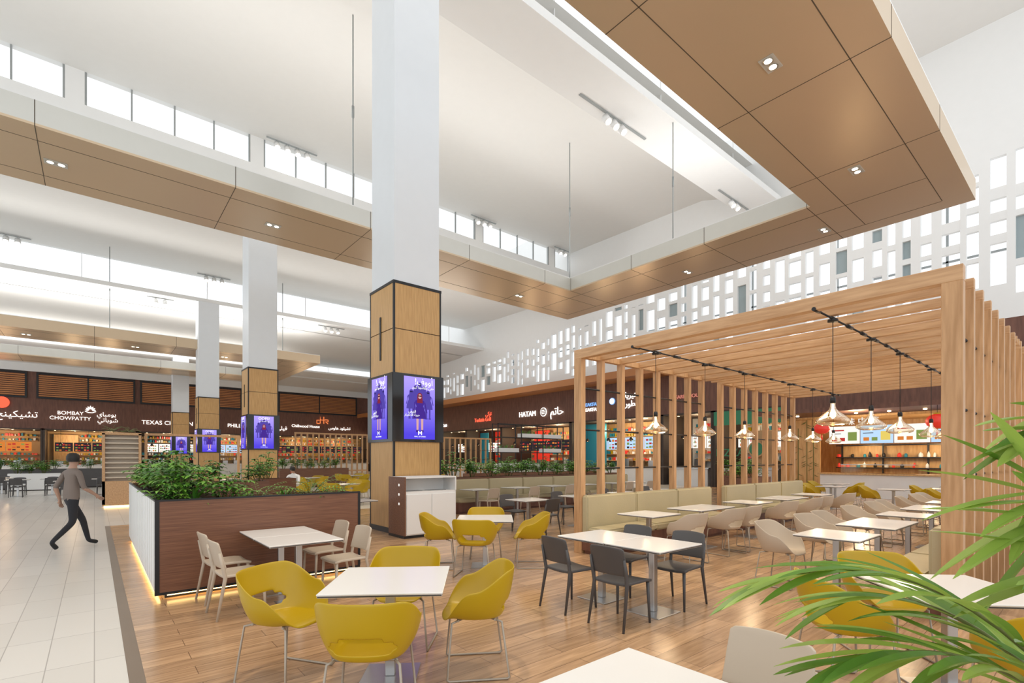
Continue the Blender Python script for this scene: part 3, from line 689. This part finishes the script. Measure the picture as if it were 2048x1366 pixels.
# ---------------------------------------------------------------- stalls
def stall(ox,oy,rz,Wd,H,wall,label,counter='marble',boards=4,bm=None,depth=3.5,light=90,panels=()):
    e=E('food_stall',label,'food stall',(ox,oy,0),rz,'food court stalls')
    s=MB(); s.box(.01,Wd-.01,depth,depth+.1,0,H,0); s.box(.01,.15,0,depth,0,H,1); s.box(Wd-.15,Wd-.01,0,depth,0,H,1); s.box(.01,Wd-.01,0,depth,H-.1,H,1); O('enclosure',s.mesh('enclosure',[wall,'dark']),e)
    s=MB(); s.box(.5,Wd-.5,.3,1.0,0,1.05,0); s.box(.4,Wd-.4,.2,1.1,1.05,1.12,1)
    O('counter',s.mesh('counter',[counter,'steel']),e)
    r=random.Random(int(ox*10+oy*7)); bw=(Wd-1.5)/max(1,boards)
    for i in range(boards):
        s=MB(); a=.75+i*bw; s.box(a,a+bw-.08,depth*.45,depth*.45+.06,2.35,3.2,0)
        for k in range(5):
            for j in range(3):
                c=r.choice([1,2,3,4]); x=a+.1+k*(bw-.3)/5; z=2.42+j*.25; s.box(x,x+(bw-.3)/5*.75,depth*.45-.006,depth*.45,z,z+.17*r.uniform(.3,1),c)
        O('menu_board',s.mesh('menu_board',[bm or 'menu','m1','m2','m3','m4']),e,label='lit menu board')
    for i in range(int((Wd-1.6)/1.1)):
        s=MB(); x=.8+i*1.1; hh=r.uniform(.2,.5); s.box(x,x+.5,2.6,3.1,.9,.9+hh+.3,0); s.box(x-.1,x+.8,2.5,3.3,0,.9,1)
        O('kitchen_unit',s.mesh('kitchen_unit',['steel','steel']),e)
    s=MB()
    for z in (1.5,2.0,3.35,3.75):
        s.box(.5,Wd-.5,depth-.3,depth-.02,z,z+.04,0); x=.55
        while x<Wd-.7:
            w=r.uniform(.08,.2); s.box(x,x+w,depth-.25,depth-.08,z+.04,z+.04+r.uniform(.12,.28),r.choice([1,2,3,4,5])); x+=w+r.uniform(.03,.15)
    O('shelf_goods',s.mesh('shelf_goods',['lwood','red','teal','cream','white','yellow']),e,kind='stuff')
    for i in range(int(Wd/1.4)):
        s=MB(); s.lathe([(.08,0),(.0,-.01)],10,0,(.8+i*1.4,.7,H-.12)); O('ceiling_lamp',s.mesh('ceiling_lamp',['warm']),e)
    for i in range(int(Wd/2.2)):
        s=MB(); s.tube([(1.2+i*2,.6,H-.1),(1.2+i*2,.6,3.2)],.01,5); s.lathe([(.0,.22),(.06,.2),(.13,.1),(.15,0),(.1,-.02)],12,0,(1.2+i*2,.6,2.98)); s.lathe([(.0,.08),(.05,.04),(.06,0),(.0,-.05)],10,1,(1.2+i*2,.6,3.0)); O('hanging_lamp',s.mesh('hanging_lamp',['black','warm']),e)
    for a in panels:
        s=MB(); s.box(a[0],a[1],a[2],a[2]+.06,a[3],a[4]); O('wall_panel',s.mesh('wall_panel',[a[5]]),e)
    c,sn=math.cos(rz),math.sin(rz)
    for q in ((.3,.7) if Wd>6 else (.5,)):
        lx,ly=Wd*q,1.3; point((ox+lx*c-ly*sn,oy+lx*sn+ly*c,H-.8),light,(1,.72,.42),.3)
    return e
M['m1']=emis('menu_orange',(.8,.25,.05),.9);M['m2']=emis('menu_red',(.6,.05,.04),.9);M['m3']=emis('menu_dark',(.1,.06,.04),.6);M['m4']=emis('menu_green',(.3,.4,.1),.8)
M['menub']=emis('menu_blue',(.5,.7,.95),1.1);M['menud']=emis('menu_black',(.05,.04,.05),.6);M['m5']=emis('menu_yellow',(.85,.65,.15),1)
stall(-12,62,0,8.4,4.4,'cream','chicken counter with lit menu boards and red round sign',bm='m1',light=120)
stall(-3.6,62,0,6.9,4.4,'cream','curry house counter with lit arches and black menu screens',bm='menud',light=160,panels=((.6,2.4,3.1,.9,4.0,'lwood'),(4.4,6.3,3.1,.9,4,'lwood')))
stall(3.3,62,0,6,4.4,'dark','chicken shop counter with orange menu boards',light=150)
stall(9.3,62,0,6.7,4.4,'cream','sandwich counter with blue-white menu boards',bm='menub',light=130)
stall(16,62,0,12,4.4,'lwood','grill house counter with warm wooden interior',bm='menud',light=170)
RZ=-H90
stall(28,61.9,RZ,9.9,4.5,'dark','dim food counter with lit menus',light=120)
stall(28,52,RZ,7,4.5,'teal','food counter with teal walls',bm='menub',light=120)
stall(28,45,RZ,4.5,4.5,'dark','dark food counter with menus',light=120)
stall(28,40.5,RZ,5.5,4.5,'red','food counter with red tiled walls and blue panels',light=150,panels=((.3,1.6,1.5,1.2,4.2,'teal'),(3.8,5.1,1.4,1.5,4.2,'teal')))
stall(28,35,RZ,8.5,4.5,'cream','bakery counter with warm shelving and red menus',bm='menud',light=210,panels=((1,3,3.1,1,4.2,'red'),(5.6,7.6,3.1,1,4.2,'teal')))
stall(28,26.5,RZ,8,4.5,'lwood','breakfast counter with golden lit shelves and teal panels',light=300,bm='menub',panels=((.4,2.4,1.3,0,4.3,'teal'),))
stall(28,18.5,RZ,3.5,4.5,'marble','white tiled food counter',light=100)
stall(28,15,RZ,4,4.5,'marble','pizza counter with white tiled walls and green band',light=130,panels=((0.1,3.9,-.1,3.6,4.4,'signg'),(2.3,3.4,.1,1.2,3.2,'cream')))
e=E('food_stall','noodle bar with bamboo walls, lit menu screens and white counter','food stall',(27,10.6,0),RZ,'food court stalls')
s=MB(); s.box(0,8.6,3.4,3.5,0,3.7,0); s.box(0,.1,0,3.4,0,3.7,0); s.box(0,8.6,0,3.4,3.6,3.7,0); s.box(0.1,1.5,.3,.4,0,3.6,0); s.box(8.5,8.6,0,3.4,0,3.6,0); O('enclosure',s.mesh('enclosure',['lwood']),e)
s=MB(); s.box(2.2,8.2,-1.8,-1.1,0,.98,0); s.box(2.1,8.3,-1.9,-1.0,.98,1.04,1); 
O('counter',s.mesh('counter',['marble','lwood']),e)
s=MB(); s.box(3,5.6,-1.75,-1.2,1.04,1.4,0); O('display_glass',s.mesh('display_glass',['glass']),e); s=MB(); s.box(3,5.6,-1.76,-1.18,1.4,1.43,0); O('display_top',s.mesh('display_top',['steel']),e)
for i in range(4):
    s=MB(); a=1.9+i*1.28; s.box(a,a+1.24,.3,.36,2.38,3.20,0)
    rr=random.Random(i); s.box(a+.78,a+1.14,.293,.3,2.52,2.92,5 if i==1 else 3 if i==3 else 4)
    for k in range(2): s.box(a+.12+k*.32,a+.34+k*.32,.293,.3,2.50,2.66,rr.choice([1,2,4]))
    s.box(a+.1,a+.62,.293,.3,2.98,3.04,2); s.box(a+.1,a+.5,.293,.3,2.84,2.87,3)
    O('menu_screen',s.mesh('menu_screen',['menub' if i%2 else 'menu','m1','m2','m3','m4','m5']),e,label='wide lit menu screen with dish pictures')
s=MB(); s.box(1.8,7.1,2.2,2.3,.9,2.35); O('back_bar',s.mesh('back_bar',['lwood']),e)
for x in (1.9,3.6,5.3,6.9):
    s=MB(); s.box(x,x+.06,2.0,2.1,.9,2.4); O('shelf_upright',s.mesh('shelf_upright',['black']),e)
rr=random.Random(11)
for z in (1.2,1.7,2.3):
    s=MB(); s.box(1.7,7,1.85,2.2,z,z+.05); O('shelf',s.mesh('shelf',['black']),e)
s=MB()
for z in (1.25,1.75):
    x=1.8
    while x<6.8:
        q=rr.uniform(.05,.1); s.lathe([(0,rr.uniform(.15,.3)),(q*.8,.15),(q,.05),(q*.8,0)],10,rr.choice([0,1,2,3]),(x,2.0,z)); x+=rr.uniform(.2,.6)
O('shelf_goods',s.mesh('shelf_goods',['white','black','teal','red']),e,kind='stuff')
rr=random.Random(5)
for bx_,by_,zz in ((.5,.28,0),(.9,.28,.4),(1.2,.28,.1),(6.6,-1.82,.05),(7.4,-1.82,.05)):
    s=MB(); hh=3.2 if by_>0 else .85
    s.box(bx_,bx_+.03,by_,by_+.01,zz,zz+hh)
    for k in range(int(hh*3)):
        z=zz+rr.uniform(.2,1)*hh; q=rr.choice([-1,1]); s.poly([(bx_,by_-.004,z),(bx_+q*.12,by_-.004,z-.06),(bx_+q*.26,by_-.004,z-.14),(bx_+q*.1,by_-.004,z-.09)])
    O('bamboo_artwork',s.mesh('bamboo_artwork',['stem']),e,label='painted bamboo stem with leaves')
point((25.2,7,3.3),140,(1,.75,.45),.3); point((28.0,7.5,2.2),60,(1,.70,.38),.2); point((28.0,5,2.2),60,(1,.70,.38),.2)
for i in range(6):
    s=MB(); s.lathe([(.0,.05),(.06,.04),(.07,0),(.0,-.02)],12,0); O('ceiling_spotlight',s.mesh('ceiling_spotlight',['warm']),None,(25.9,9.6-i*1.2,3.68),label='small warm round ceiling spotlight',cat='light',group='noodle bar spotlights')
m=MB(); m.box(24.4,26.95,1.5,11,3.72,3.9); O('canopy',m.mesh('canopy',['fascia']),label='brown timber canopy in front of the noodle bar',cat='canopy')
def lantern(x,y,z,r_=.3):
    e=E('paper_lantern','round red paper lantern with gold caps and tassel','lantern',(x,y,z),0,'red lanterns')
    s=MB(); pr=[(r_*.35,r_*.75)]+[(r_*math.cos(t)*1.0*(1+.03*(-1)**k),r_*.78*math.sin(t)) for k,t in enumerate([R(70-10*i) for i in range(15)])]+[(r_*.35,-r_*.75)]
    s.lathe(pr,20,0); O('shade',s.mesh('shade',['red']),e)
    for q in (.73,-.79):
        s=MB(); s.lathe([(0,.06),(r_*.35,.06),(r_*.35,0),(0,0)],14,0,(0,0,r_*q)); O('cap',s.mesh('cap',['yellow']),e)
    s=MB(); s.tube([(0,0,-r_*.8),(0,0,-r_*1.6)],[.02,.04],8); O('tassel',s.mesh('tassel',['red']),e)
    s=MB(); s.tube([(0,0,r_*.75),(0,0,3.72-z)],.008,6); O('cord',s.mesh('cord',['black']),e)
lantern(24.6,4.2,3.1,.36); lantern(23.6,7.8,2.95,.30); lantern(25,3.2,2.9,.22)
# signs
def sign(txt,size,x,y,z,rz,m,label,extra=None):
    e=E('shop_sign',label,'sign',(x,y,z),rz,'illuminated shop signs')
    if isinstance(txt,str): txt=[(txt,0,0,size,m)]
    for t,dx,dz,sz,mm in txt: O('sign_letters',text(t,sz,mm,.03),e,(dx,0,dz),(H90,0,0))
    if extra: extra(e)
    return e
def disc(e,x,z,r,m,inner=None,star=False):
    s=MB(); s.tube([(x,0,z),(x,-.06,z)],r,24,0)
    if inner: s.tube([(x,-.061,z),(x,-.07,z)],r*.84,24,1)
    if star:
        for k in range(8):
            a=R(45*k); d=Vector((math.cos(a),0,math.sin(a))); n=Vector((-d.z,0,d.x)); c=Vector((x,-.08,z))
            s.poly([c+d*r*.12,c+d*r*.42+n*r*.13,c+d*r*.74,c+d*r*.42-n*r*.13],0)
    O('emblem',s.mesh('emblem',[m]+([inner] if inner else [])),e)
def lotus(e,x,z,r):
    s=MB()
    for k in range(-3,4):
        a=R(90+k*26); d=Vector((math.cos(a),0,math.sin(a))); n=Vector((-d.z,0,d.x)); c=Vector((x,-.03,z)); L=r*(1-.06*abs(k))
        s.poly([c+d*L*.25,c+d*L*.6+n*L*.17,c+d*L,c+d*L*.6-n*L*.17])
    s.tube([(x-r*.8,-.03,z-r*.1),(x-r*.3,-.03,z-r*.35),(x+r*.3,-.03,z-r*.35),(x+r*.8,-.03,z-r*.1)],.04,6)
    O('emblem',s.mesh('emblem',['signw']),e)
YB=61.93; XR=27.93
sign(ar('تشيكينج'),.8,-5.25,YB,5.6,0,'signw','white lit Arabic lettering above counter',lambda e:disc(e,-.95,1.0,.5,'signr'))
sign([('BOMBAY',0,.24,.46,'signw'),('CHOWPATTY',0,-.24,.46,'signw'),(ar('بومباي'),2.6,.25,.55,'signw'),(ar('شوباتي'),2.7,-.3,.55,'signw')],1,-1.7,YB,5.65,0,None,'white lit English and Arabic restaurant name with lotus emblem',lambda e:lotus(e,1.42,.55,.5))
sign('TEXAS CHICKEN',.58,5.8,YB,5.3,0,'signw','white lit chicken restaurant lettering')
sign([('PHILLY\'S',0,0,.55,'signw'),(ar('فيلي'),4.6,-.1,.62,'signw')],1,12.2,YB,5.3,0,None,'white lit sandwich restaurant lettering')
def chr_(e):
    k=.8
    for pts in ([(-.5,0,-.3),(-.9,0,-.3),(-.9,0,.2),(-.5,0,.2)],[(-.4,0,-.3),(-.4,0,.75),(-.4,0,.25),(.15,0,.25),(.15,0,-.3)],[(.15,0,.75),(.15,0,.25),(.4,0,.3),(.8,0,.3),(.8,0,0),(.4,0,0),(.8,0,-.3)]):
        s=MB(); s.tube([(a*k,-.04,c*k) for a,b,c in pts],.05,6); O('emblem',s.mesh('emblem',['signo']),e)
sign([('Chillwood House',-2.0,-.65,.46,'signw'),(ar('تشيلود هاوس'),2.1,-.75,.5,'signw')],1,21.5,YB,6.2,0,None,'lit grill house lettering with orange emblem',chr_)
sign([(ar('مطعم'),0,0,.8,'signw')],1,XR,44.8,5.2,RZ,None,'white lit Arabic lettering')
sign([('Turkish Grill',0,0,.5,'signr'),(ar('تركي'),.9,.5,.5,'signr')],1,XR,37.7,5.3,RZ,None,'red lit grill restaurant lettering')
sign([('HATAM',0,0,.62,'signw'),(ar('حاتم'),3.5,.0,.85,'signw')],1,XR,31.4,5.4,RZ,None,'white lit English and Arabic restaurant name with round emblem',lambda e:disc(e,2.0,.05,.36,'signw','fascia',True))
sign([('THE',-.55,.45,.28,'signb'),('BREAKFAST',.3,.08,.36,'signb'),('BREAKFAST',.3,-.3,.36,'signw')],1,XR,24.7,5.55,RZ,None,'blue and white lit breakfast restaurant lettering')
sign([(ar('كفتيريا'),0,.3,.55,'signw'),(ar('الفطور'),0,-.3,.55,'signw')],1,XR,20.6,5.7,RZ,None,'white lit Arabic lettering',lambda e:disc(e,-1.8,0,.24,'signb','signw'))
sign('FARM HOUSE',.32,XR,16.5,5.5,RZ,'signp','pink outlined soft lit restaurant lettering')
sign([('PIZZA',0,0,.62,'signg')],1,27.85,13.9,2.0,RZ,None,'green pizza lettering on white wall',lambda e:disc(e,1.5,.2,.45,'cream','signg'))
sign('味 中 菜',.36,26.75,7.2,3.36,RZ,'signw2','soft white Chinese characters above menu screens')
for x0,x1 in ((-12,-4.6),(-4,3.1),(3.5,9),(9.4,15.6),(16.4,25.8)):
    e=E('louvre_panel','brown timber louvre panel in black frame','panel',(x0,61.85,0),0,'wall louvre panels'); w=x1-x0
    s=MB(); s.box(0,w,0,.1,7.1,7.25); s.box(0,w,0,.1,9.3,9.45); s.box(0,.15,0,.1,7.25,9.3); s.box(w-.15,w,0,.1,7.25,9.3); s.box(w/2-.06,w/2+.06,0,.1,7.25,9.3); O('frame',s.mesh('frame',['black']),e)
    s=MB()
    for k in range(11): s.box(.15,w-.15,.02,.12,7.3+k*.18,7.41+k*.18)
    O('slats',s.mesh('slats',['louver']),e)
# ---------------------------------------------------------------- people
def person(joints,edges,rad,root,colf,mats,loc,rz,label):
    me=bpy.data.meshes.new('person'); me.from_pydata(joints,edges,[])
    def setr(o):
        for i,r_ in enumerate(rad): o.data.skin_vertices[0].data[i].radius=(r_,r_) if not isinstance(r_,tuple) else r_
        o.data.skin_vertices[0].data[root].use_root=True
    b=bake(me,[('SKIN',{'use_smooth_shade':True}),('SUBSURF',{'levels':2})],setr)
    b.materials.clear()
    for k in mats: b.materials.append(M[k])
    for p in b.polygons: p.material_index=colf(p.center); p.use_smooth=True
    return O('person',b,None,loc,(0,0,rz),label,'person')
def head_parts(o,hx,hy,hz):
    s=MB(); 
    pr=[(.0,.118),(.05,.112),(.082,.088),(.098,.045),(.099,0),(.088,-.05)]
    s.lathe(pr,20,0,(0,-.018,0)); O('hair',s.mesh('hair',['hair']),o,(hx,hy,hz))
    for q in (-.034,.034):
        s=MB(); s.lathe([(0,.012),(.010,.008),(.012,0),(.010,-.008),(0,-.012)],10,0,(q,.088,0)); O('eye',s.mesh('eye',['hair']),o,(hx,hy,hz-.02))
    s=MB(); s.tube([(0,.09,0),(0,.115,-.035),(0,.09,-.045)],[.008,.014,.008],8); O('nose',s.mesh('nose',['skin']),o,(hx,hy,hz-.02))
    s=MB(); s.tube([(-.025,.09,-.08),(0,.097,-.08),(.025,.09,-.08)],.006,6); O('mouth',s.mesh('mouth',['red']),o,(hx,hy,hz-.02))
def build(J,edges):
    names=list(J); idx={n:i for i,n in enumerate(names)}
    return [J[n][0] for n in names],[(idx[a],idx[b]) for a,b in edges],[J[n][1] for n in names],idx['pelvis']
def arm_hand(J,Ed,side_,w,d):
    w=Vector(w); d=Vector(d).normalized(); p=w+d*.06; J['palm'+side_]=(tuple(p),(.034,.018)); Ed.append(('wr'+side_,'palm'+side_))
    sdv=d.cross(Vector((1,0,0))).normalized()
    for i in range(4):
        off=sdv*(-.027+.018*i); l=(.07,.08,.075,.06)[i]
        J['f%d%s'%(i,side_)]=(tuple(p+off+d*.045),.0095); J['g%d%s'%(i,side_)]=(tuple(p+off*1.1+d*(.03+l)+Vector((0,.012,0))),.008)
        Ed+= [('palm'+side_,'f%d%s'%(i,side_)),('f%d%s'%(i,side_),'g%d%s'%(i,side_))]
    J['th'+side_]=(tuple(w+d*.06+sdv*.05),.010); Ed.append(('palm'+side_,'th'+side_))
J={'pelvis':((0,0,.96),(.15,.11)),'spine':((0,.01,1.15),(.135,.10)),'chest':((0,.02,1.36),(.165,.11)),'neckb':((0,.02,1.49),(.07,.06)),'neck':((0,.03,1.55),.05),'head':((0,.05,1.64),(.075,.09)),'top':((0,.04,1.735),(.07,.08)),
'hl':((-.09,.02,.88),.092),'kl':((-.10,.24,.52),.06),'al':((-.10,.34,.10),.04),'tl':((-.10,.50,.045),(.042,.03)),
'hr':((.09,-.02,.88),.092),'kr':((.10,-.03,.50),.06),'ar':((.10,-.36,.17),.04),'tr':((.10,-.27,.045),(.042,.03)),
'sl':((-.19,.02,1.42),.058),'el':((-.25,-.12,1.15),.042),'wrL':((-.25,-.05,.92),.027),'sr':((.19,.02,1.42),.058),'er':((.25,.06,1.14),.042),'wrR':((.24,.26,1.0),.027)}
Ed=[('pelvis','spine'),('spine','chest'),('chest','neckb'),('neckb','neck'),('neck','head'),('head','top'),('pelvis','hl'),('hl','kl'),('kl','al'),('al','tl'),('pelvis','hr'),('hr','kr'),('kr','ar'),('ar','tr'),('chest','sl'),('sl','el'),('el','wrL'),('chest','sr'),('sr','er'),('er','wrR')]
arm_hand(J,Ed,'L',(-.25,-.05,.92),(0,.15,-1)); arm_hand(J,Ed,'R',(.24,.26,1.0),(0,.7,-.6))
def cf(c):
    if c.z<.085 or (c.y<-.22 and c.z<.16): return 3
    if abs(c.x)>.205 and c.z<1.12: return 0
    if c.z>1.50: return 0
    return 2 if c.z<.93 else 1
w=build(J,Ed); p=person(*w,cf,['skin','shirt','trous','black'],(-.33,12.4,0),R(-60),'person walking mid-stride in brown-grey top and black trousers')
head_parts(p,0,.045,1.67)
J={'pelvis':((0,0,.58),(.16,.12)),'spine':((0,.03,.78),(.14,.11)),'chest':((0,.08,.98),(.17,.12)),'neckb':((0,.12,1.10),(.07,.06)),'neck':((0,.15,1.16),.05),'head':((0,.19,1.24),(.075,.09)),'top':((0,.21,1.33),(.07,.08)),
'hl':((-.1,.05,.55),.09),'kl':((-.13,.46,.54),.065),'al':((-.13,.46,.10),.042),'tl':((-.13,.60,.045),(.042,.03)),'hr':((.1,.05,.55),.09),'kr':((.13,.46,.54),.065),'ar':((.13,.46,.10),.042),'tr':((.13,.60,.045),(.042,.03)),
'sl':((-.2,.09,1.03),.06),'el':((-.27,.22,.80),.045),'wrL':((-.12,.42,.82),.028),'sr':((.2,.09,1.03),.06),'er':((.27,.22,.80),.045),'wrR':((.12,.42,.82),.028)}
Ed=[('pelvis','spine'),('spine','chest'),('chest','neckb'),('neckb','neck'),('neck','head'),('head','top'),('pelvis','hl'),('hl','kl'),('kl','al'),('al','tl'),('pelvis','hr'),('hr','kr'),('kr','ar'),('ar','tr'),('chest','sl'),('sl','el'),('el','wrL'),('chest','sr'),('sr','er'),('er','wrR')]
arm_hand(J,Ed,'L',(-.12,.42,.82),(.3,1,-.1)); arm_hand(J,Ed,'R',(.12,.42,.82),(-.3,1,-.1))
def cf2(c):
    if c.z<.085: return 3
    if c.y>.3 and c.z>.7: return 0
    if c.z>1.12: return 0
    return 2 if c.z<.62 else 1
w=build(J,Ed); p=person(*w,cf2,['skin','shirtw','trous','black'],(5.85,19.85,0),R(135),'seated person in white shirt leaning over a table'); head_parts(p,0,.20,1.27)
# ---------------------------------------------------------------- foreground palm
def frond(pts,n,L,seedv,wid=.04,droop=.4,t0=.18):
    r=random.Random(seedv); s=MB(); P=[Vector(q) for q in pts]
    def bez(t):
        a=P[0].lerp(P[1],t); b=P[1].lerp(P[2],t); return a.lerp(b,t)
    path=[bez(i/14) for i in range(15)]; s.tube(path,[.010-.007*i/14 for i in range(15)],6,2)
    for i in range(n):
        t=t0+(1-t0)*i/(n-1); p=bez(t); d=(bez(min(1,t+.02))-bez(t-.02)).normalized(); sd=d.cross(Vector((0,0,1))).normalized()
        for q in (-1,1):
            a=.75+.9*t; v=(sd*q*(.95-t*.55)+d*a+Vector((0,0,r.uniform(-.12,.25)))).normalized()
            s.leaf(p,v,L*r.uniform(.8,1.1)*(math.sin(math.pi*(.22+.66*t))**.5),wid*r.uniform(.8,1.15),droop*r.uniform(.6,1.4),0 if r.random()<.55 else 1,9,.18)
    return s.mesh('frond',['palm','palm2','stem'])
def fan(base,c,n,L,seedv,e0,e1,wid=.045):
    r=random.Random(seedv); s=MB(); b=Vector(base); c=Vector(c); mid=(b+c)/2+Vector((.06,-.05,.05))
    path=[b.lerp(mid,t/7).lerp(mid.lerp(c,t/7),t/7) for t in range(8)]; s.tube(path,[.010-.0007*i for i in range(8)],6,2)
    lf=Vector((-.767,.641,0)); fw=Vector((.641,.767,0))
    for i in range(n):
        el=R(e0+(e1-e0)*i/(n-1)); v=lf*math.cos(el)+Vector((0,0,1))*math.sin(el)+fw*r.uniform(-.6,.25)
        s.leaf(c+(b-c)*r.uniform(0,.12),v,L*r.uniform(.75,1.12),wid*r.uniform(.8,1.2),.25,0 if r.random()<.4 else 1,9,.18)
    return s.mesh('frond',['palm','palm2','stem'])
PB=(2.0,-.15,0)
e=E('potted_palm','potted palm with long narrow arching green leaflets','plant',PB)
def rel(q): return [(a-PB[0],b-PB[1],c) for a,b,c in q]
for k,(q,n,L) in enumerate((
 ([(1.97,-.1,.8),(1.76,.22,1.50),(1.45,.56,1.36)],14,.38),
 ([(1.97,-.1,.8),(1.80,.15,1.28),(1.50,.40,1.17)],12,.38),
 ([(1.97,-.1,.8),(1.95,.25,1.36),(1.80,.52,1.24)],11,.40))):
    O('frond',frond(rel(q),n,L,20+k,.038),e)
for k,(c,n,L,e0,e1) in enumerate((((2.04,.10,1.60),13,.35,50,-55),((2.10,.12,1.88),9,.27,15,-30),((2.03,.05,1.42),10,.34,20,-45))):
    O('frond',fan((-.03,.05,.8),rel([c])[0],n,L,50+k,e0,e1),e)
s=MB(); s.lathe([(.0,0),(.17,0),(.22,.8),(.20,.8),(.19,.74),(.0,.74)],24,0); O('pot',s.mesh('pot',['white']),e)
# ---------------------------------------------------------------- world / light
w=bpy.data.worlds.new('world'); sc.world=w; w.use_nodes=True; b=w.node_tree.nodes['Background']; b.inputs[0].default_value=(.93,.97,1,1); b.inputs[1].default_value=1.35
for x,y in ((2,4.4),(6,4.4),(10.5,4.4),(16,4.4),(4.7,18.4),(10,18.4)):
    l=bpy.data.lights.new('downlight','SPOT'); l.energy=800; l.color=(1,.85,.64); l.spot_size=R(80); l.spot_blend=.6; l.shadow_soft_size=.2
    o=bpy.data.objects.new('downlight',l); COL.objects.link(o); o.location=(x,y,9.6)
